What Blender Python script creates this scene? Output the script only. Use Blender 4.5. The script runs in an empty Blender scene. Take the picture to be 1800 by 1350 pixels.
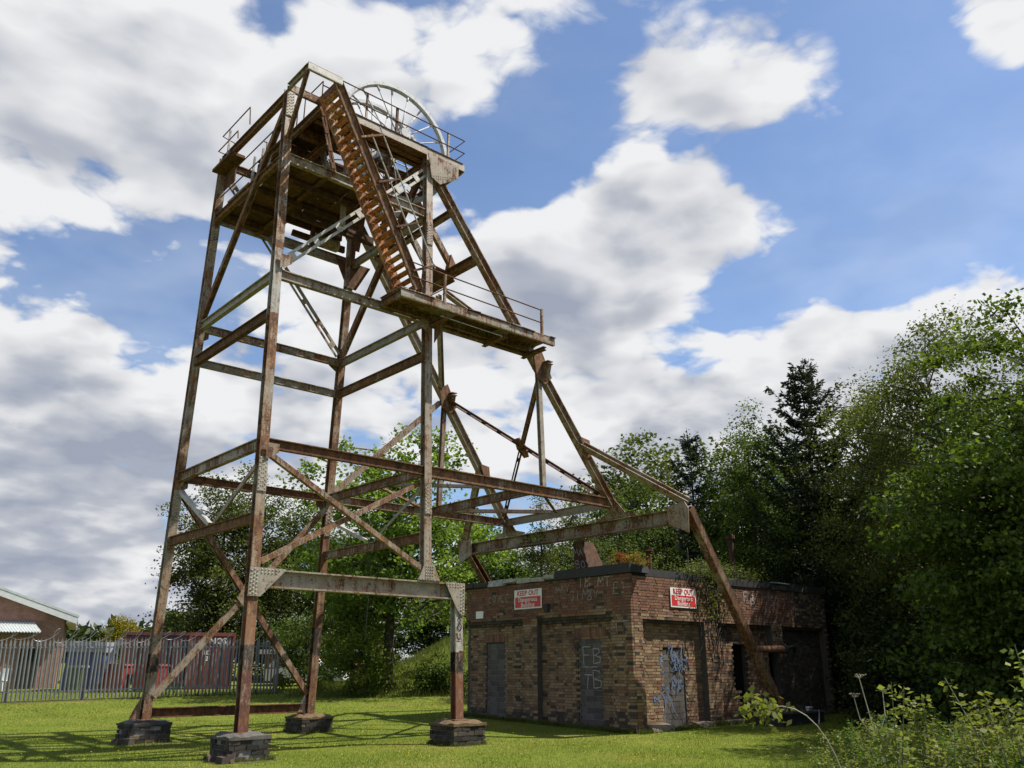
import bpy, math, random
import numpy as np
from mathutils import Vector, Matrix

random.seed(7)
RNG = np.random.default_rng(7)
scene = bpy.context.scene
COL = scene.collection

# ------------------------------------------------------------------ camera
YAW, PITCH = 0.8525, 0.3231            # world X runs along the front of the headframe
cam_data = bpy.data.cameras.new('camera')
cam_data.sensor_fit = 'HORIZONTAL'
cam_data.sensor_width = 36.0
cam_data.lens = 29.79
cam_data.clip_start = 0.1
cam_data.clip_end = 3000
cam = bpy.data.objects.new('camera', cam_data)
COL.objects.link(cam)
fw = Vector((math.cos(YAW) * math.cos(PITCH), math.sin(YAW) * math.cos(PITCH), math.sin(PITCH)))
rt = Vector((math.sin(YAW), -math.cos(YAW), 0.0))
up = rt.cross(fw)
m = Matrix((rt, up, -fw)).transposed().to_4x4()
m.translation = Vector((0, 0, 1.6))
cam.matrix_world = m
scene.camera = cam

# ------------------------------------------------------------------ exposure
vs = scene.view_settings
vs.view_transform = 'Standard'
vs.look = 'None'
vs.gamma = 1.0
vs.use_curve_mapping = False
vs.exposure = EXPOSURE = 0.74
scene.cycles.max_bounces = 6
scene.cycles.transparent_max_bounces = 8
scene.cycles.use_denoising = True

# ------------------------------------------------------------------ sun
SUN_EL = math.radians(57)
SUN_H = Vector((0.83, -0.56, 0)).normalized()
SUN_DIR = Vector((SUN_H.x * math.cos(SUN_EL), SUN_H.y * math.cos(SUN_EL), math.sin(SUN_EL)))
sun_data = bpy.data.lights.new('sun', 'SUN')
sun_data.energy = 5.0
sun_data.angle = math.radians(0.5)
sun_data.color = (1.0, 0.94, 0.84)
sun = bpy.data.objects.new('sun', sun_data)
COL.objects.link(sun)
sun.rotation_euler = (-SUN_DIR).to_track_quat('-Z', 'Y').to_euler()
sun.location = (30, -10, 40)

# ------------------------------------------------------------------ sky: Nishita air with broken cumulus
BLOBS = [
    (0.1320, 0.8239, 0.5511, 0.2014, 0.90),
    (0.2791, 0.7511, 0.5983, 0.1276, 0.40),
    (0.1131, 0.8890, 0.4437, 0.0806, 0.60),
    (0.2573, 0.8333, 0.4893, 0.0604, 0.60),
    (0.4082, 0.6353, 0.6556, 0.1074, 0.42),
    (0.4828, 0.5711, 0.6639, 0.0604, 0.35),
    (0.3430, 0.7103, 0.6147, 0.0806, 0.30),
    (0.6858, 0.5841, 0.4341, 0.1007, 1.20),
    (0.6027, 0.6592, 0.4496, 0.0806, 0.90),
    (0.7342, 0.4887, 0.4713, 0.0638, 0.95),
    (0.6316, 0.5743, 0.5208, 0.0403, 0.70),
    (0.6595, 0.5295, 0.5335, 0.0269, 0.25),
    (0.5332, 0.7518, 0.3879, 0.1477, 0.70),
    (0.7838, 0.4281, 0.4499, 0.0336, 0.50),
    (0.6550, 0.6479, 0.3887, 0.0873, 0.50),
    (0.6989, 0.5330, 0.4769, 0.0671, 0.60),
    (0.6584, 0.4117, 0.6301, 0.1544, 0.42),
    (0.6949, 0.4280, 0.5779, 0.0470, 0.35),
    (0.7081, 0.3214, 0.6287, 0.0940, 0.36),
    (0.7516, 0.3625, 0.5511, 0.0269, 0.60),
    (0.5955, 0.4840, 0.6411, 0.0806, 0.38),
    (0.6960, 0.3979, 0.5977, 0.0470, 0.20),
    (0.7362, 0.3225, 0.5950, 0.0470, 0.35),
    (0.6315, 0.4933, 0.5982, 0.0403, 0.35),
    (0.7168, 0.3633, 0.5951, 0.0403, 0.30),
    (0.6827, 0.4656, 0.5631, 0.0302, 0.35),
    (0.7971, 0.1837, 0.5752, 0.0571, 1.00),
    (0.8761, 0.3565, 0.3246, 0.1007, 1.10),
    (0.8309, 0.4335, 0.3489, 0.0604, 0.90),
    (0.9037, 0.2817, 0.3224, 0.0806, 0.90),
    (0.7720, 0.5838, 0.2515, 0.1007, 0.70),
    (0.7069, 0.6465, 0.2871, 0.1007, 0.60),
    (0.8104, 0.5057, 0.2959, 0.0739, 0.50),
    (0.1891, 0.9352, 0.2993, 0.0873, 0.70),
    (0.1908, 0.9620, 0.1955, 0.1544, 0.70),
    (0.2837, 0.9311, 0.2293, 0.1007, 0.50),
    (0.4295, 0.8664, 0.2548, 0.1074, 0.45),
    (0.2087, 0.9728, 0.1002, 0.0940, 0.70),
    (0.4239, 0.7812, 0.4582, 0.0806, 0.40),
    (0.8772, 0.2827, 0.3881, 0.0269, 0.60),
    (0.8260, 0.2855, 0.4860, 0.1276, -1.50),
    (0.7667, 0.2923, 0.5716, 0.0671, -1.00),
    (0.8157, 0.2411, 0.5258, 0.0671, -0.70),
    (0.5524, 0.6124, 0.5655, 0.0671, -1.30),
    (0.5127, 0.6554, 0.5546, 0.0537, -1.00),
    (0.5805, 0.5670, 0.5845, 0.0403, -0.70),
    (0.2197, 0.8936, 0.3915, 0.0671, -1.20),
    (0.1476, 0.9100, 0.3875, 0.0537, -1.00),
    (0.2996, 0.8461, 0.4408, 0.0537, -1.00),
    (0.7600, 0.3992, 0.5129, 0.0571, -1.20),
    (0.8126, 0.3700, 0.4503, 0.0671, -1.10),
    (0.6652, 0.4999, 0.5546, 0.0302, -0.80),
    (0.7163, 0.4552, 0.5288, 0.0302, -0.80),
    (0.7740, 0.5020, 0.3858, 0.0403, -1.10),
    (0.7492, 0.5575, 0.3576, 0.0269, -0.70),
    (0.7952, 0.4551, 0.4007, 0.0336, -1.00),
    (0.2862, 0.7191, 0.6332, 0.0302, -0.80),
    (0.2663, 0.9122, 0.3114, 0.0403, -0.70),
    (0.8231, 0.3944, 0.4085, 0.0403, -0.80),
    (0.8426, 0.3533, 0.4064, 0.0537, -0.80),
    (0.7671, 0.5491, 0.3317, 0.0336, -0.60),
    (0.2861, 0.8942, 0.3442, 0.0403, -0.50),
    (0.7384, 0.4111, 0.5346, 0.0269, -0.40),
]



def nmath(nt, op, a, b=None, c=None):
    n = nt.nodes.new('ShaderNodeMath')
    n.operation = op
    for i, v in enumerate((a, b, c)):
        if v is None:
            continue
        if isinstance(v, (int, float)):
            n.inputs[i].default_value = v
        else:
            nt.links.new(v, n.inputs[i])
    return n.outputs[0]


def nvec(nt, op, a, b=None, s=None):
    n = nt.nodes.new('ShaderNodeVectorMath')
    n.operation = op
    for i, v in enumerate((a, b)):
        if v is None:
            continue
        if isinstance(v, (tuple, list)):
            n.inputs[i].default_value = v
        else:
            nt.links.new(v, n.inputs[i])
    if s is not None:
        if isinstance(s, (int, float)):
            n.inputs['Scale'].default_value = s
        else:
            nt.links.new(s, n.inputs['Scale'])
    return n.outputs['Value'] if op in ('DOT_PRODUCT', 'LENGTH') else n.outputs['Vector']


def nnoise(nt, vec, scale, detail=5.0, rough=0.55, out='Fac', distortion=0.0):
    n = nt.nodes.new('ShaderNodeTexNoise')
    n.inputs['Scale'].default_value = scale
    n.inputs['Detail'].default_value = detail
    n.inputs['Roughness'].default_value = rough
    n.inputs['Distortion'].default_value = distortion
    if vec is not None:
        nt.links.new(vec, n.inputs['Vector'])
    return n.outputs[out]


def nrange(nt, v, a, b, lo=0.0, hi=1.0, smooth=True):
    n = nt.nodes.new('ShaderNodeMapRange')
    n.interpolation_type = 'SMOOTHSTEP' if smooth else 'LINEAR'
    n.clamp = True
    nt.links.new(v, n.inputs['Value'])
    n.inputs['From Min'].default_value = a
    n.inputs['From Max'].default_value = b
    n.inputs['To Min'].default_value = lo
    n.inputs['To Max'].default_value = hi
    return n.outputs['Result']


def nmix(nt, fac, a, b, blend='MIX'):
    n = nt.nodes.new('ShaderNodeMix')
    n.data_type = 'RGBA'
    n.blend_type = blend
    n.clamp_factor = True
    for s, v in ((n.inputs['Factor'], fac), (n.inputs[6], a), (n.inputs[7], b)):
        if isinstance(v, (int, float)):
            s.default_value = v
        elif isinstance(v, (tuple, list)):
            s.default_value = (v[0], v[1], v[2], 1.0)
        else:
            nt.links.new(v, s)
    return n.outputs[2]


def cloud_group(fine=True):
    """broken cloud noise on a layer that foreshortens towards the horizon"""
    g = bpy.data.node_groups.new('cloud_noise', 'ShaderNodeTree')
    g.interface.new_socket('Vector', in_out='INPUT', socket_type='NodeSocketVector')
    g.interface.new_socket('Density', in_out='OUTPUT', socket_type='NodeSocketFloat')
    gi = g.nodes.new('NodeGroupInput')
    go = g.nodes.new('NodeGroupOutput')
    d = gi.outputs[0]
    sep = g.nodes.new('ShaderNodeSeparateXYZ')
    g.links.new(d, sep.inputs[0])
    zz = nmath(g, 'MAXIMUM', nmath(g, 'ADD', sep.outputs[2], 0.30), 0.05)
    comb = g.nodes.new('ShaderNodeCombineXYZ')
    g.links.new(nmath(g, 'DIVIDE', sep.outputs[0], zz), comb.inputs[0])
    g.links.new(nmath(g, 'DIVIDE', sep.outputs[1], zz), comb.inputs[1])
    g.links.new(nmath(g, 'MULTIPLY', sep.outputs[2], 1.6), comb.inputs[2])
    p = comb.outputs[0]
    w2 = nvec(g, 'SUBTRACT', nnoise(g, p, 5.0, 3.0, 0.6, 'Color'), (0.5, 0.5, 0.5))
    p2 = nvec(g, 'ADD', p, nvec(g, 'SCALE', w2, s=0.11))
    n1 = nnoise(g, p2, 2.6, 8.0 if fine else 3.0, 0.57)
    n2 = nnoise(g, p2, 9.0, 6.0 if fine else 1.5, 0.62)
    n = nmath(g, 'MULTIPLY_ADD', n1, 2.7, -1.35)
    n = nmath(g, 'MULTIPLY_ADD', nmath(g, 'SUBTRACT', n2, 0.5), 1.05, n)
    # rounded billows
    for sc, k in ((7.0, 0.80), (18.0, 0.45), (40.0, 0.22)) if fine else ((7.0, 0.55),):
        vo = g.nodes.new('ShaderNodeTexVoronoi')
        vo.feature = 'F1'
        vo.inputs['Scale'].default_value = sc
        g.links.new(p2, vo.inputs['Vector'])
        n = nmath(g, 'MULTIPLY_ADD', nmath(g, 'SUBTRACT', 0.45, vo.outputs['Distance']), k, n)
    g.links.new(n, go.inputs[0])
    return g


def build_world():
    w = bpy.data.worlds.new('World')
    scene.world = w
    w.use_nodes = True
    w.cycles.sampling_method = 'MANUAL'
    w.cycles.sample_map_resolution = 512
    nt = w.node_tree
    nt.nodes.clear()
    out = nt.nodes.new('ShaderNodeOutputWorld')
    bg = nt.nodes.new('ShaderNodeBackground')
    bg.inputs['Strength'].default_value = 0.056
    sky = nt.nodes.new('ShaderNodeTexSky')
    sky.sky_type = 'NISHITA'
    sky.sun_disc = False
    sky.sun_elevation = SUN_EL
    sky.sun_rotation = math.atan2(SUN_H.x, SUN_H.y)
    sky.altitude = 100
    sky.air_density = 1.0
    sky.dust_density = 0.6
    sky.ozone_density = 1.4
    tc = nt.nodes.new('ShaderNodeTexCoord')
    d = tc.outputs['Generated']
    # soft placement of the large masses, edges broken by a low warp
    wv = nvec(nt, 'SUBTRACT', nnoise(nt, d, 3.0, 3.0, 0.5, 'Color'), (0.5, 0.5, 0.5))
    dw = nvec(nt, 'NORMALIZE', nvec(nt, 'ADD', d, nvec(nt, 'SCALE', wv, s=0.12)))
    total = None
    for (x, y, z, r, wt) in BLOBS:
        dot = nvec(nt, 'DOT_PRODUCT', dw, (x, y, z))
        e = nmath(nt, 'EXPONENT', nmath(nt, 'MULTIPLY_ADD', dot, 2 / (r * r), -2 / (r * r)))
        total = nmath(nt, 'MULTIPLY', e, wt) if total is None else nmath(nt, 'MULTIPLY_ADD', e, wt, total)
    grp = cloud_group()
    a = nt.nodes.new('ShaderNodeGroup'); a.node_tree = grp
    nt.links.new(d, a.inputs[0])
    soft = cloud_group(False)
    a2 = nt.nodes.new('ShaderNodeGroup'); a2.node_tree = soft
    nt.links.new(d, a2.inputs[0])
    b = nt.nodes.new('ShaderNodeGroup'); b.node_tree = soft
    nt.links.new(nvec(nt, 'ADD', d, tuple(0.045 * (SUN_DIR + Vector((0, 0, 0.4))))), b.inputs[0])
    dens = nmath(nt, 'ADD', nmath(nt, 'MULTIPLY_ADD', total, 0.72, a.outputs[0]), 0.06)
    sepd = nt.nodes.new('ShaderNodeSeparateXYZ')
    nt.links.new(d, sepd.inputs[0])
    dens = nmath(nt, 'ADD', dens, nrange(nt, sepd.outputs[2], 0.02, 0.36, 0.42, 0.0))   # layers close up towards the horizon
    alpha = nmath(nt, 'POWER', nrange(nt, dens, -0.20, 0.40), 1.35)
    veil = nrange(nt, nnoise(nt, nvec(nt, 'MULTIPLY', d, (1.0, 1.0, 2.2)), 2.3, 5.0, 0.6), 0.36, 0.72, 0.03, 0.24)
    alpha = nmath(nt, 'MAXIMUM', alpha, veil)
    lit = nrange(nt, nmath(nt, 'SUBTRACT', nmath(nt, 'MULTIPLY_ADD', a.outputs[0], 0.18, nmath(nt, 'MULTIPLY', a2.outputs[0], 0.82)), b.outputs[0]), -0.60, 0.60, smooth=False)
    core = nrange(nt, dens, 0.40, 1.7, 0.0, 0.46)
    lit = nmath(nt, 'ADD', nmath(nt, 'SUBTRACT', lit, core), 0.28)
    lit = nmath(nt, 'SUBTRACT', lit, nrange(nt, sepd.outputs[2], 0.05, 0.42, 0.26, 0.0))
    cl = ramp_rgb(nt, lit, CLOUD_STOPS)
    skyc = nmix(nt, 1.0, sky.outputs[0], SKY_TINT, 'MULTIPLY')
    colr = nmix(nt, alpha, skyc, cl)
    nt.links.new(colr, bg.inputs['Color'])
    nt.links.new(bg.outputs[0], out.inputs[0])


def ramp_rgb(nt, v, stops):
    r = nt.nodes.new('ShaderNodeValToRGB')
    el = r.color_ramp.elements
    while len(el) < len(stops):
        el.new(0.5)
    for e_, (p_, c_) in zip(el, stops):
        e_.position = p_
        e_.color = (c_[0], c_[1], c_[2], 1)
    nt.links.new(v, r.inputs[0])
    return r.outputs[0]


CLOUD_STOPS = [(0.0, (3.7, 4.1, 5.1)), (0.36, (5.2, 5.5, 6.2)), (0.60, (7.3, 7.45, 7.8)), (0.90, (9.3, 9.35, 9.5))]
SKY_TINT = (1.42, 1.55, 1.72)
build_world()
# ------------------------------------------------------------------ materials
MATS = {}


def new_mat(name):
    m_ = bpy.data.materials.new(name)
    m_.use_nodes = True
    nt = m_.node_tree
    nt.nodes.clear()
    out = nt.nodes.new('ShaderNodeOutputMaterial')
    b = nt.nodes.new('ShaderNodeBsdfPrincipled')
    nt.links.new(b.outputs[0], out.inputs[0])
    MATS[name] = m_
    return m_, nt, b, out


def objco(nt, scale=None):
    tc = nt.nodes.new('ShaderNodeTexCoord')
    if scale is None:
        return tc.outputs['Object']
    mp = nt.nodes.new('ShaderNodeMapping')
    mp.inputs['Scale'].default_value = scale
    nt.links.new(tc.outputs['Object'], mp.inputs['Vector'])
    return mp.outputs[0]


def ramp(nt, v, stops):
    r = nt.nodes.new('ShaderNodeValToRGB')
    el = r.color_ramp.elements
    while len(el) < len(stops):
        el.new(0.5)
    for e_, (p_, c_) in zip(el, stops):
        e_.position = p_
        e_.color = (c_[0], c_[1], c_[2], 1)
    nt.links.new(v, r.inputs[0])
    return r.outputs[0]


def bump(nt, b, h, strength=0.3, dist=0.02):
    n = nt.nodes.new('ShaderNodeBump')
    n.inputs['Strength'].default_value = strength
    n.inputs['Distance'].default_value = dist
    nt.links.new(h, n.inputs['Height'])
    nt.links.new(n.outputs[0], b.inputs['Normal'])


def plain(name, col, rough=0.7, metal=0.0, var=0.15, scale=6.0, bumps=0.15):
    m_, nt, b, o = new_mat(name)
    n = nnoise(nt, objco(nt), scale, 6, 0.6)
    c = ramp(nt, n, [(0.25, tuple(x * (1 - var) for x in col)), (0.75, tuple(min(1, x * (1 + var)) for x in col))])
    nt.links.new(c, b.inputs['Base Color'])
    b.inputs['Roughness'].default_value = rough
    b.inputs['Metallic'].default_value = metal
    if bumps:
        bump(nt, b, n, bumps, 0.01)
    return m_


def steel(name, amount, paint=(0.285, 0.250, 0.200), zones=None, bright=1.0):
    """old painted steel: pale paint flaking to rust, streaked downwards; amount = share of rust"""
    m_, nt, b, o = new_mat(name)
    co = objco(nt)
    oi = nt.nodes.new('ShaderNodeObjectInfo')
    n1 = nnoise(nt, co, 1.7, 7, 0.62)
    n2 = nnoise(nt, objco(nt, (14, 14, 1.3)), 1.0, 5, 0.6)
    n3 = nnoise(nt, co, 26, 4, 0.6)
    v = nmath(nt, 'MULTIPLY_ADD', n2, 0.55, nmath(nt, 'MULTIPLY', n1, 0.75))
    v = nmath(nt, 'MULTIPLY_ADD', n3, 0.35, v)
    v = nmath(nt, 'MULTIPLY_ADD', oi.outputs['Random'], 0.14, v)
    t = 1.17 - (amount - 0.5) * 0.62
    mask = nrange(nt, v, t - 0.035, t + 0.025)
    stain = nrange(nt, v, t - 0.22, t)
    pn = nnoise(nt, co, 5, 5, 0.6)
    pc = ramp(nt, pn, [(0.3, tuple(x * 0.72 for x in paint)), (0.7, tuple(x * 1.15 for x in paint))])
    pc = nmix(nt, nmath(nt, 'MULTIPLY', stain, 0.65), pc, (0.20, 0.115, 0.055))
    rn = nnoise(nt, objco(nt, (6, 6, 3)), 1.5, 8, 0.7)
    rc = ramp(nt, rn, [(0.26, (0.032, 0.019, 0.013)), (0.42, (0.090, 0.043, 0.024)), (0.53, (0.160, 0.076, 0.036)),
                       (0.62, (0.235, 0.108, 0.042)), (0.76, (0.36, 0.215, 0.115))])
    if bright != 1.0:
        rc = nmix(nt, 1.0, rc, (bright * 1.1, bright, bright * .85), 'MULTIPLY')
    c = nmix(nt, mask, pc, rc)
    # soot and lichen specks
    sp = nrange(nt, nnoise(nt, co, 9, 7, 0.72), 0.54, 0.64)
    c = nmix(nt, nmath(nt, 'MULTIPLY', sp, 0.75), c, (0.028, 0.024, 0.02))
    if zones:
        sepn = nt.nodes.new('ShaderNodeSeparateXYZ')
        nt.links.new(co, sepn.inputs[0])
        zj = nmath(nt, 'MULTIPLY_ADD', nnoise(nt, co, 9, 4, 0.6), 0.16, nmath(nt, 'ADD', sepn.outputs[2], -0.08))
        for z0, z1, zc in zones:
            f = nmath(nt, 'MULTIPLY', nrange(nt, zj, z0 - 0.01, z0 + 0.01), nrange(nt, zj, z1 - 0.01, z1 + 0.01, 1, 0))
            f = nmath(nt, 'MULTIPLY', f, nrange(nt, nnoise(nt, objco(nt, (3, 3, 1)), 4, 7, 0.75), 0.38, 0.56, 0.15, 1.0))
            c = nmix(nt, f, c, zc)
    nt.links.new(c, b.inputs['Base Color'])
    nt.links.new(nrange(nt, mask, 0, 1, 0.48, 0.88), b.inputs['Roughness'])
    b.inputs['Specular IOR Level'].default_value = 0.35
    h = nmath(nt, 'MULTIPLY_ADD', mask, -0.5, nmath(nt, 'MULTIPLY', n3, 0.6))
    bump(nt, b, h, 0.5, 0.012)
    return m_


steel('steel_pale', 0.74)
steel('steel_mixed', 0.92)
steel('steel_rust', 1.10)
steel('steel_brown', 1.5, (0.2, 0.13, 0.1), bright=0.62)
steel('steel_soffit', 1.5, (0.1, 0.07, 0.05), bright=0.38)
steel('steel_light', 0.40, (0.39, 0.365, 0.325))
steel('steel_rake', 0.95, (0.20, 0.17, 0.12), bright=0.6)
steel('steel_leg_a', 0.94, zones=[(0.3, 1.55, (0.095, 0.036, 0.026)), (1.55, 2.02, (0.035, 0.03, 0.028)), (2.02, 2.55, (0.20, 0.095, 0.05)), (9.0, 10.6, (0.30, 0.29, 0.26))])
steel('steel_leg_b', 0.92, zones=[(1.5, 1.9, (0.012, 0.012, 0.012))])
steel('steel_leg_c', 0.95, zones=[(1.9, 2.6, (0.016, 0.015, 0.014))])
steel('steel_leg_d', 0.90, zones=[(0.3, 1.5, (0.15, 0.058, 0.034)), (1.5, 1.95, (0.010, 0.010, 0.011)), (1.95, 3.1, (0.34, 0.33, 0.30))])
steel('steel_orange', 1.05, (0.46, 0.35, 0.22), bright=1.8)
steel('sheave_paint', -0.25, (0.38, 0.385, 0.395))


def leafmat(name, c0, c1, trans=0.35, rough=0.5, patch=None):
    m_, nt, b, out = new_mat(name)
    geo = nt.nodes.new('ShaderNodeNewGeometry')
    oi = nt.nodes.new('ShaderNodeObjectInfo')
    col = nmix(nt, geo.outputs['Random Per Island'], c0, c1)
    n = nnoise(nt, objco(nt), 0.55, 3, 0.5)
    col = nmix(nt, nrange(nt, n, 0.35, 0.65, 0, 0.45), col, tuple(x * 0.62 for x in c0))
    if patch:
        pnz = nnoise(nt, objco(nt), 0.28, 5, 0.62)
        col = nmix(nt, nrange(nt, pnz, 0.50, 0.66, 0, 0.85), col, patch)
    hsv = nt.nodes.new('ShaderNodeHueSaturation')
    nt.links.new(nmath(nt, 'MULTIPLY_ADD', oi.outputs['Random'], 0.025, 0.4875), hsv.inputs['Hue'])
    nt.links.new(nmath(nt, 'MULTIPLY_ADD', oi.outputs['Random'], 0.25, 0.85), hsv.inputs['Value'])
    nt.links.new(col, hsv.inputs['Color'])
    col = hsv.outputs[0]
    nt.links.new(col, b.inputs['Base Color'])
    b.inputs['Roughness'].default_value = rough
    b.inputs['Specular IOR Level'].default_value = 0.10
    tr = nt.nodes.new('ShaderNodeBsdfTranslucent')
    tcol = nmix(nt, 1.0, col, (1.25, 1.35, 0.55), 'MULTIPLY')
    nt.links.new(tcol, tr.inputs['Color'])
    mx = nt.nodes.new('ShaderNodeMixShader')
    mx.inputs[0].default_value = trans
    nt.links.new(b.outputs[0], mx.inputs[1])
    nt.links.new(tr.outputs[0], mx.inputs[2])
    nt.links.new(mx.outputs[0], out.inputs[0])
    return m_


leafmat('leaf_maple', (0.095, 0.145, 0.026), (0.190, 0.250, 0.055), 0.5)
leafmat('leaf_mid', (0.048, 0.070, 0.020), (0.140, 0.172, 0.046), 0.40)
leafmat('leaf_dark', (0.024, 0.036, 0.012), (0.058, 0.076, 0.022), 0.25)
leafmat('leaf_olive', (0.050, 0.066, 0.017), (0.145, 0.158, 0.042), 0.4)
leafmat('leaf_syc', (0.040, 0.062, 0.013), (0.132, 0.168, 0.032), 0.40)
leafmat('leaf_gold', (0.20, 0.18, 0.02), (0.32, 0.27, 0.03))
leafmat('leaf_pale', (0.125, 0.150, 0.036), (0.235, 0.245, 0.070), 0.4)
leafmat('leaf_nettle', (0.070, 0.120, 0.020), (0.150, 0.205, 0.040), 0.4)
leafmat('leaf_yellow', (0.17, 0.14, 0.03), (0.28, 0.20, 0.04), 0.4)
leafmat('leaf_orange', (0.20, 0.07, 0.02), (0.30, 0.13, 0.03), 0.4)
leafmat('leaf_fresh', (0.050, 0.088, 0.017), (0.125, 0.170, 0.034), 0.38)
leafmat('needle', (0.026, 0.042, 0.022), (0.056, 0.076, 0.036), 0.15)
leafmat('needle_blue', (0.018, 0.028, 0.022), (0.036, 0.048, 0.036), 0.15)
leafmat('grass_blade', (0.112, 0.152, 0.019), (0.178, 0.205, 0.031), 0.38, patch=(0.225, 0.185, 0.055))
leafmat('grass_long', (0.065, 0.100, 0.020), (0.155, 0.165, 0.045), 0.35)
leafmat('dandelion', (0.45, 0.33, 0.02), (0.6, 0.45, 0.03), 0.2)
plain('umbel', (0.17, 0.15, 0.10), 0.8, var=0.2)
plain('dead_stem', (0.42, 0.38, 0.29), 0.7, var=0.25, scale=20)
plain('green_stem', (0.10, 0.13, 0.05), 0.6, var=0.25, scale=20)
plain('bark', (0.055, 0.043, 0.033), 0.95, var=0.45, scale=9, bumps=0.8)
plain('bark_dark', (0.030, 0.024, 0.019), 0.95, var=0.4, scale=9, bumps=0.8)


def ground_mat():
    m_, nt, b, o = new_mat('lawn')
    co = objco(nt)
    n1 = nnoise(nt, co, 0.35, 5, 0.55)
    n2 = nnoise(nt, co, 3.5, 6, 0.65)
    n3 = nnoise(nt, co, 40, 4, 0.7)
    c = ramp(nt, n1, [(0.30, (0.098, 0.132, 0.017)), (0.52, (0.126, 0.155, 0.021)), (0.66, (0.165, 0.168, 0.034)), (0.76, (0.175, 0.145, 0.06))])
    c = nmix(nt, nrange(nt, n2, 0.38, 0.68, 0, 0.5), c, (0.075, 0.098, 0.013))
    c = nmix(nt, nrange(nt, n3, 0.55, 0.75, 0, 0.35), c, (0.060, 0.075, 0.014))
    nt.links.new(c, b.inputs['Base Color'])
    b.inputs['Roughness'].default_value = 0.95
    b.inputs['Specular IOR Level'].default_value = 0.1
    bump(nt, b, nmath(nt, 'MULTIPLY_ADD', n3, 0.6, n2), 0.7, 0.04)


ground_mat()


def brickmat(name, stops, spec=0.25, white=0.12):
    """one brick colour per piece: attribute 'rnd' on joined bricks, object random on single ones"""
    m_, nt, b, o = new_mat(name)
    at = nt.nodes.new('ShaderNodeAttribute'); at.attribute_name = 'rnd'
    oi = nt.nodes.new('ShaderNodeObjectInfo')
    r = nmath(nt, 'FRACT', nmath(nt, 'ADD', at.outputs['Fac'], nmath(nt, 'MULTIPLY', oi.outputs['Random'], 0.999)))
    geo = nt.nodes.new('ShaderNodeNewGeometry')
    wp = geo.outputs['Position']
    c = ramp(nt, r, stops)
    n = nnoise(nt, wp, 30, 6, 0.7)
    c = nmix(nt, nrange(nt, n, 0.40, 0.70, 0, 0.55), c, (0.045, 0.036, 0.030))
    n2 = nnoise(nt, wp, 1.1, 5, 0.6)
    c = nmix(nt, nrange(nt, n2, 0.52, 0.72, 0, 0.6), c, (0.05, 0.040, 0.034))          # soot
    n4 = nnoise(nt, wp, 4.0, 6, 0.75)
    c = nmix(nt, nrange(nt, n4, 0.66, 0.73, 0, white * 5), c, (0.40, 0.37, 0.33))       # lime and paint flakes
    nt.links.new(c, b.inputs['Base Color'])
    b.inputs['Roughness'].default_value = 0.9
    b.inputs['Specular IOR Level'].default_value = spec
    bump(nt, b, n, 0.5, 0.006)
    return m_


brickmat('brick_red', [(0.0, (0.150, 0.070, 0.044)), (0.3, (0.185, 0.086, 0.052)), (0.6, (0.225, 0.108, 0.065)), (0.8, (0.165, 0.092, 0.060)), (1.0, (0.25, 0.15, 0.10))])
brickmat('brick_buff', [(0.0, (0.165, 0.100, 0.058)), (0.2, (0.245, 0.160, 0.085)), (0.45, (0.295, 0.205, 0.115)), (0.6, (0.175, 0.110, 0.066)), (0.78, (0.33, 0.24, 0.145)), (1.0, (0.20, 0.115, 0.072))])
brickmat('brick_grey', [(0.0, (0.072, 0.066, 0.060)), (0.4, (0.098, 0.090, 0.082)), (1.0, (0.135, 0.122, 0.11))], white=0.04)
brickmat('brick_soot_shade', [(0.0, (0.042, 0.035, 0.029)), (0.5, (0.070, 0.056, 0.044)), (1.0, (0.12, 0.090, 0.062))], white=0.06)  # sooty bricks; also carries the painted shade at the right end
brickmat('brick_sill', [(0.0, (0.18, 0.14, 0.10)), (0.5, (0.26, 0.21, 0.16)), (1.0, (0.31, 0.26, 0.21))])
plain('mortar', (0.060, 0.052, 0.044), 0.95, var=0.4, scale=14, bumps=0.5)
brickmat('brick_plinth', [(0.0, (0.020, 0.018, 0.016)), (0.5, (0.036, 0.031, 0.026)), (1.0, (0.075, 0.062, 0.050))], white=0.07)
plain('mortar_pale', (0.19, 0.18, 0.165), 0.95, var=0.3, scale=14, bumps=0.5)
plain('dark_room', (0.015, 0.014, 0.013), 0.95)
plain('bitumen', (0.022, 0.021, 0.021), 0.75, var=0.4, scale=8, bumps=0.5)
plain('flashing', (0.30, 0.30, 0.28), 0.6, var=0.5, scale=5, bumps=0.4)
plain('concrete_cap', (0.075, 0.068, 0.060), 0.95, var=0.55, scale=7, bumps=0.8)
plain('moss', (0.10, 0.065, 0.03), 0.95, var=0.6, scale=30, bumps=0.9)
plain('galv', (0.235, 0.24, 0.25), 0.5, 0.4, var=0.22, scale=3, bumps=0.05)
plain('wire', (0.45, 0.46, 0.48), 0.4, 0.6, var=0.1)
plain('sign_white', (0.72, 0.71, 0.68), 0.5, var=0.08, scale=9, bumps=0.0)
plain('sign_red', (0.52, 0.030, 0.030), 0.5, var=0.12, scale=9, bumps=0.0)
plain('chalk', (0.30, 0.29, 0.275), 0.9, var=0.4, scale=40)
plain('chalk_dim', (0.235, 0.22, 0.205), 0.9, var=0.4, scale=40)
plain('spray_blue', (0.095, 0.14, 0.235), 0.8, var=0.35, scale=10)
plain('spray_black', (0.015, 0.015, 0.016), 0.7)
plain('container_brown', (0.105, 0.038, 0.034), 0.6, var=0.25, scale=3)
plain('container_red', (0.19, 0.050, 0.036), 0.6, var=0.25, scale=3)
plain('bin_red', (0.20, 0.030, 0.028), 0.5, var=0.15)
plain('bin_green', (0.05, 0.085, 0.035), 0.5, var=0.15)
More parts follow.
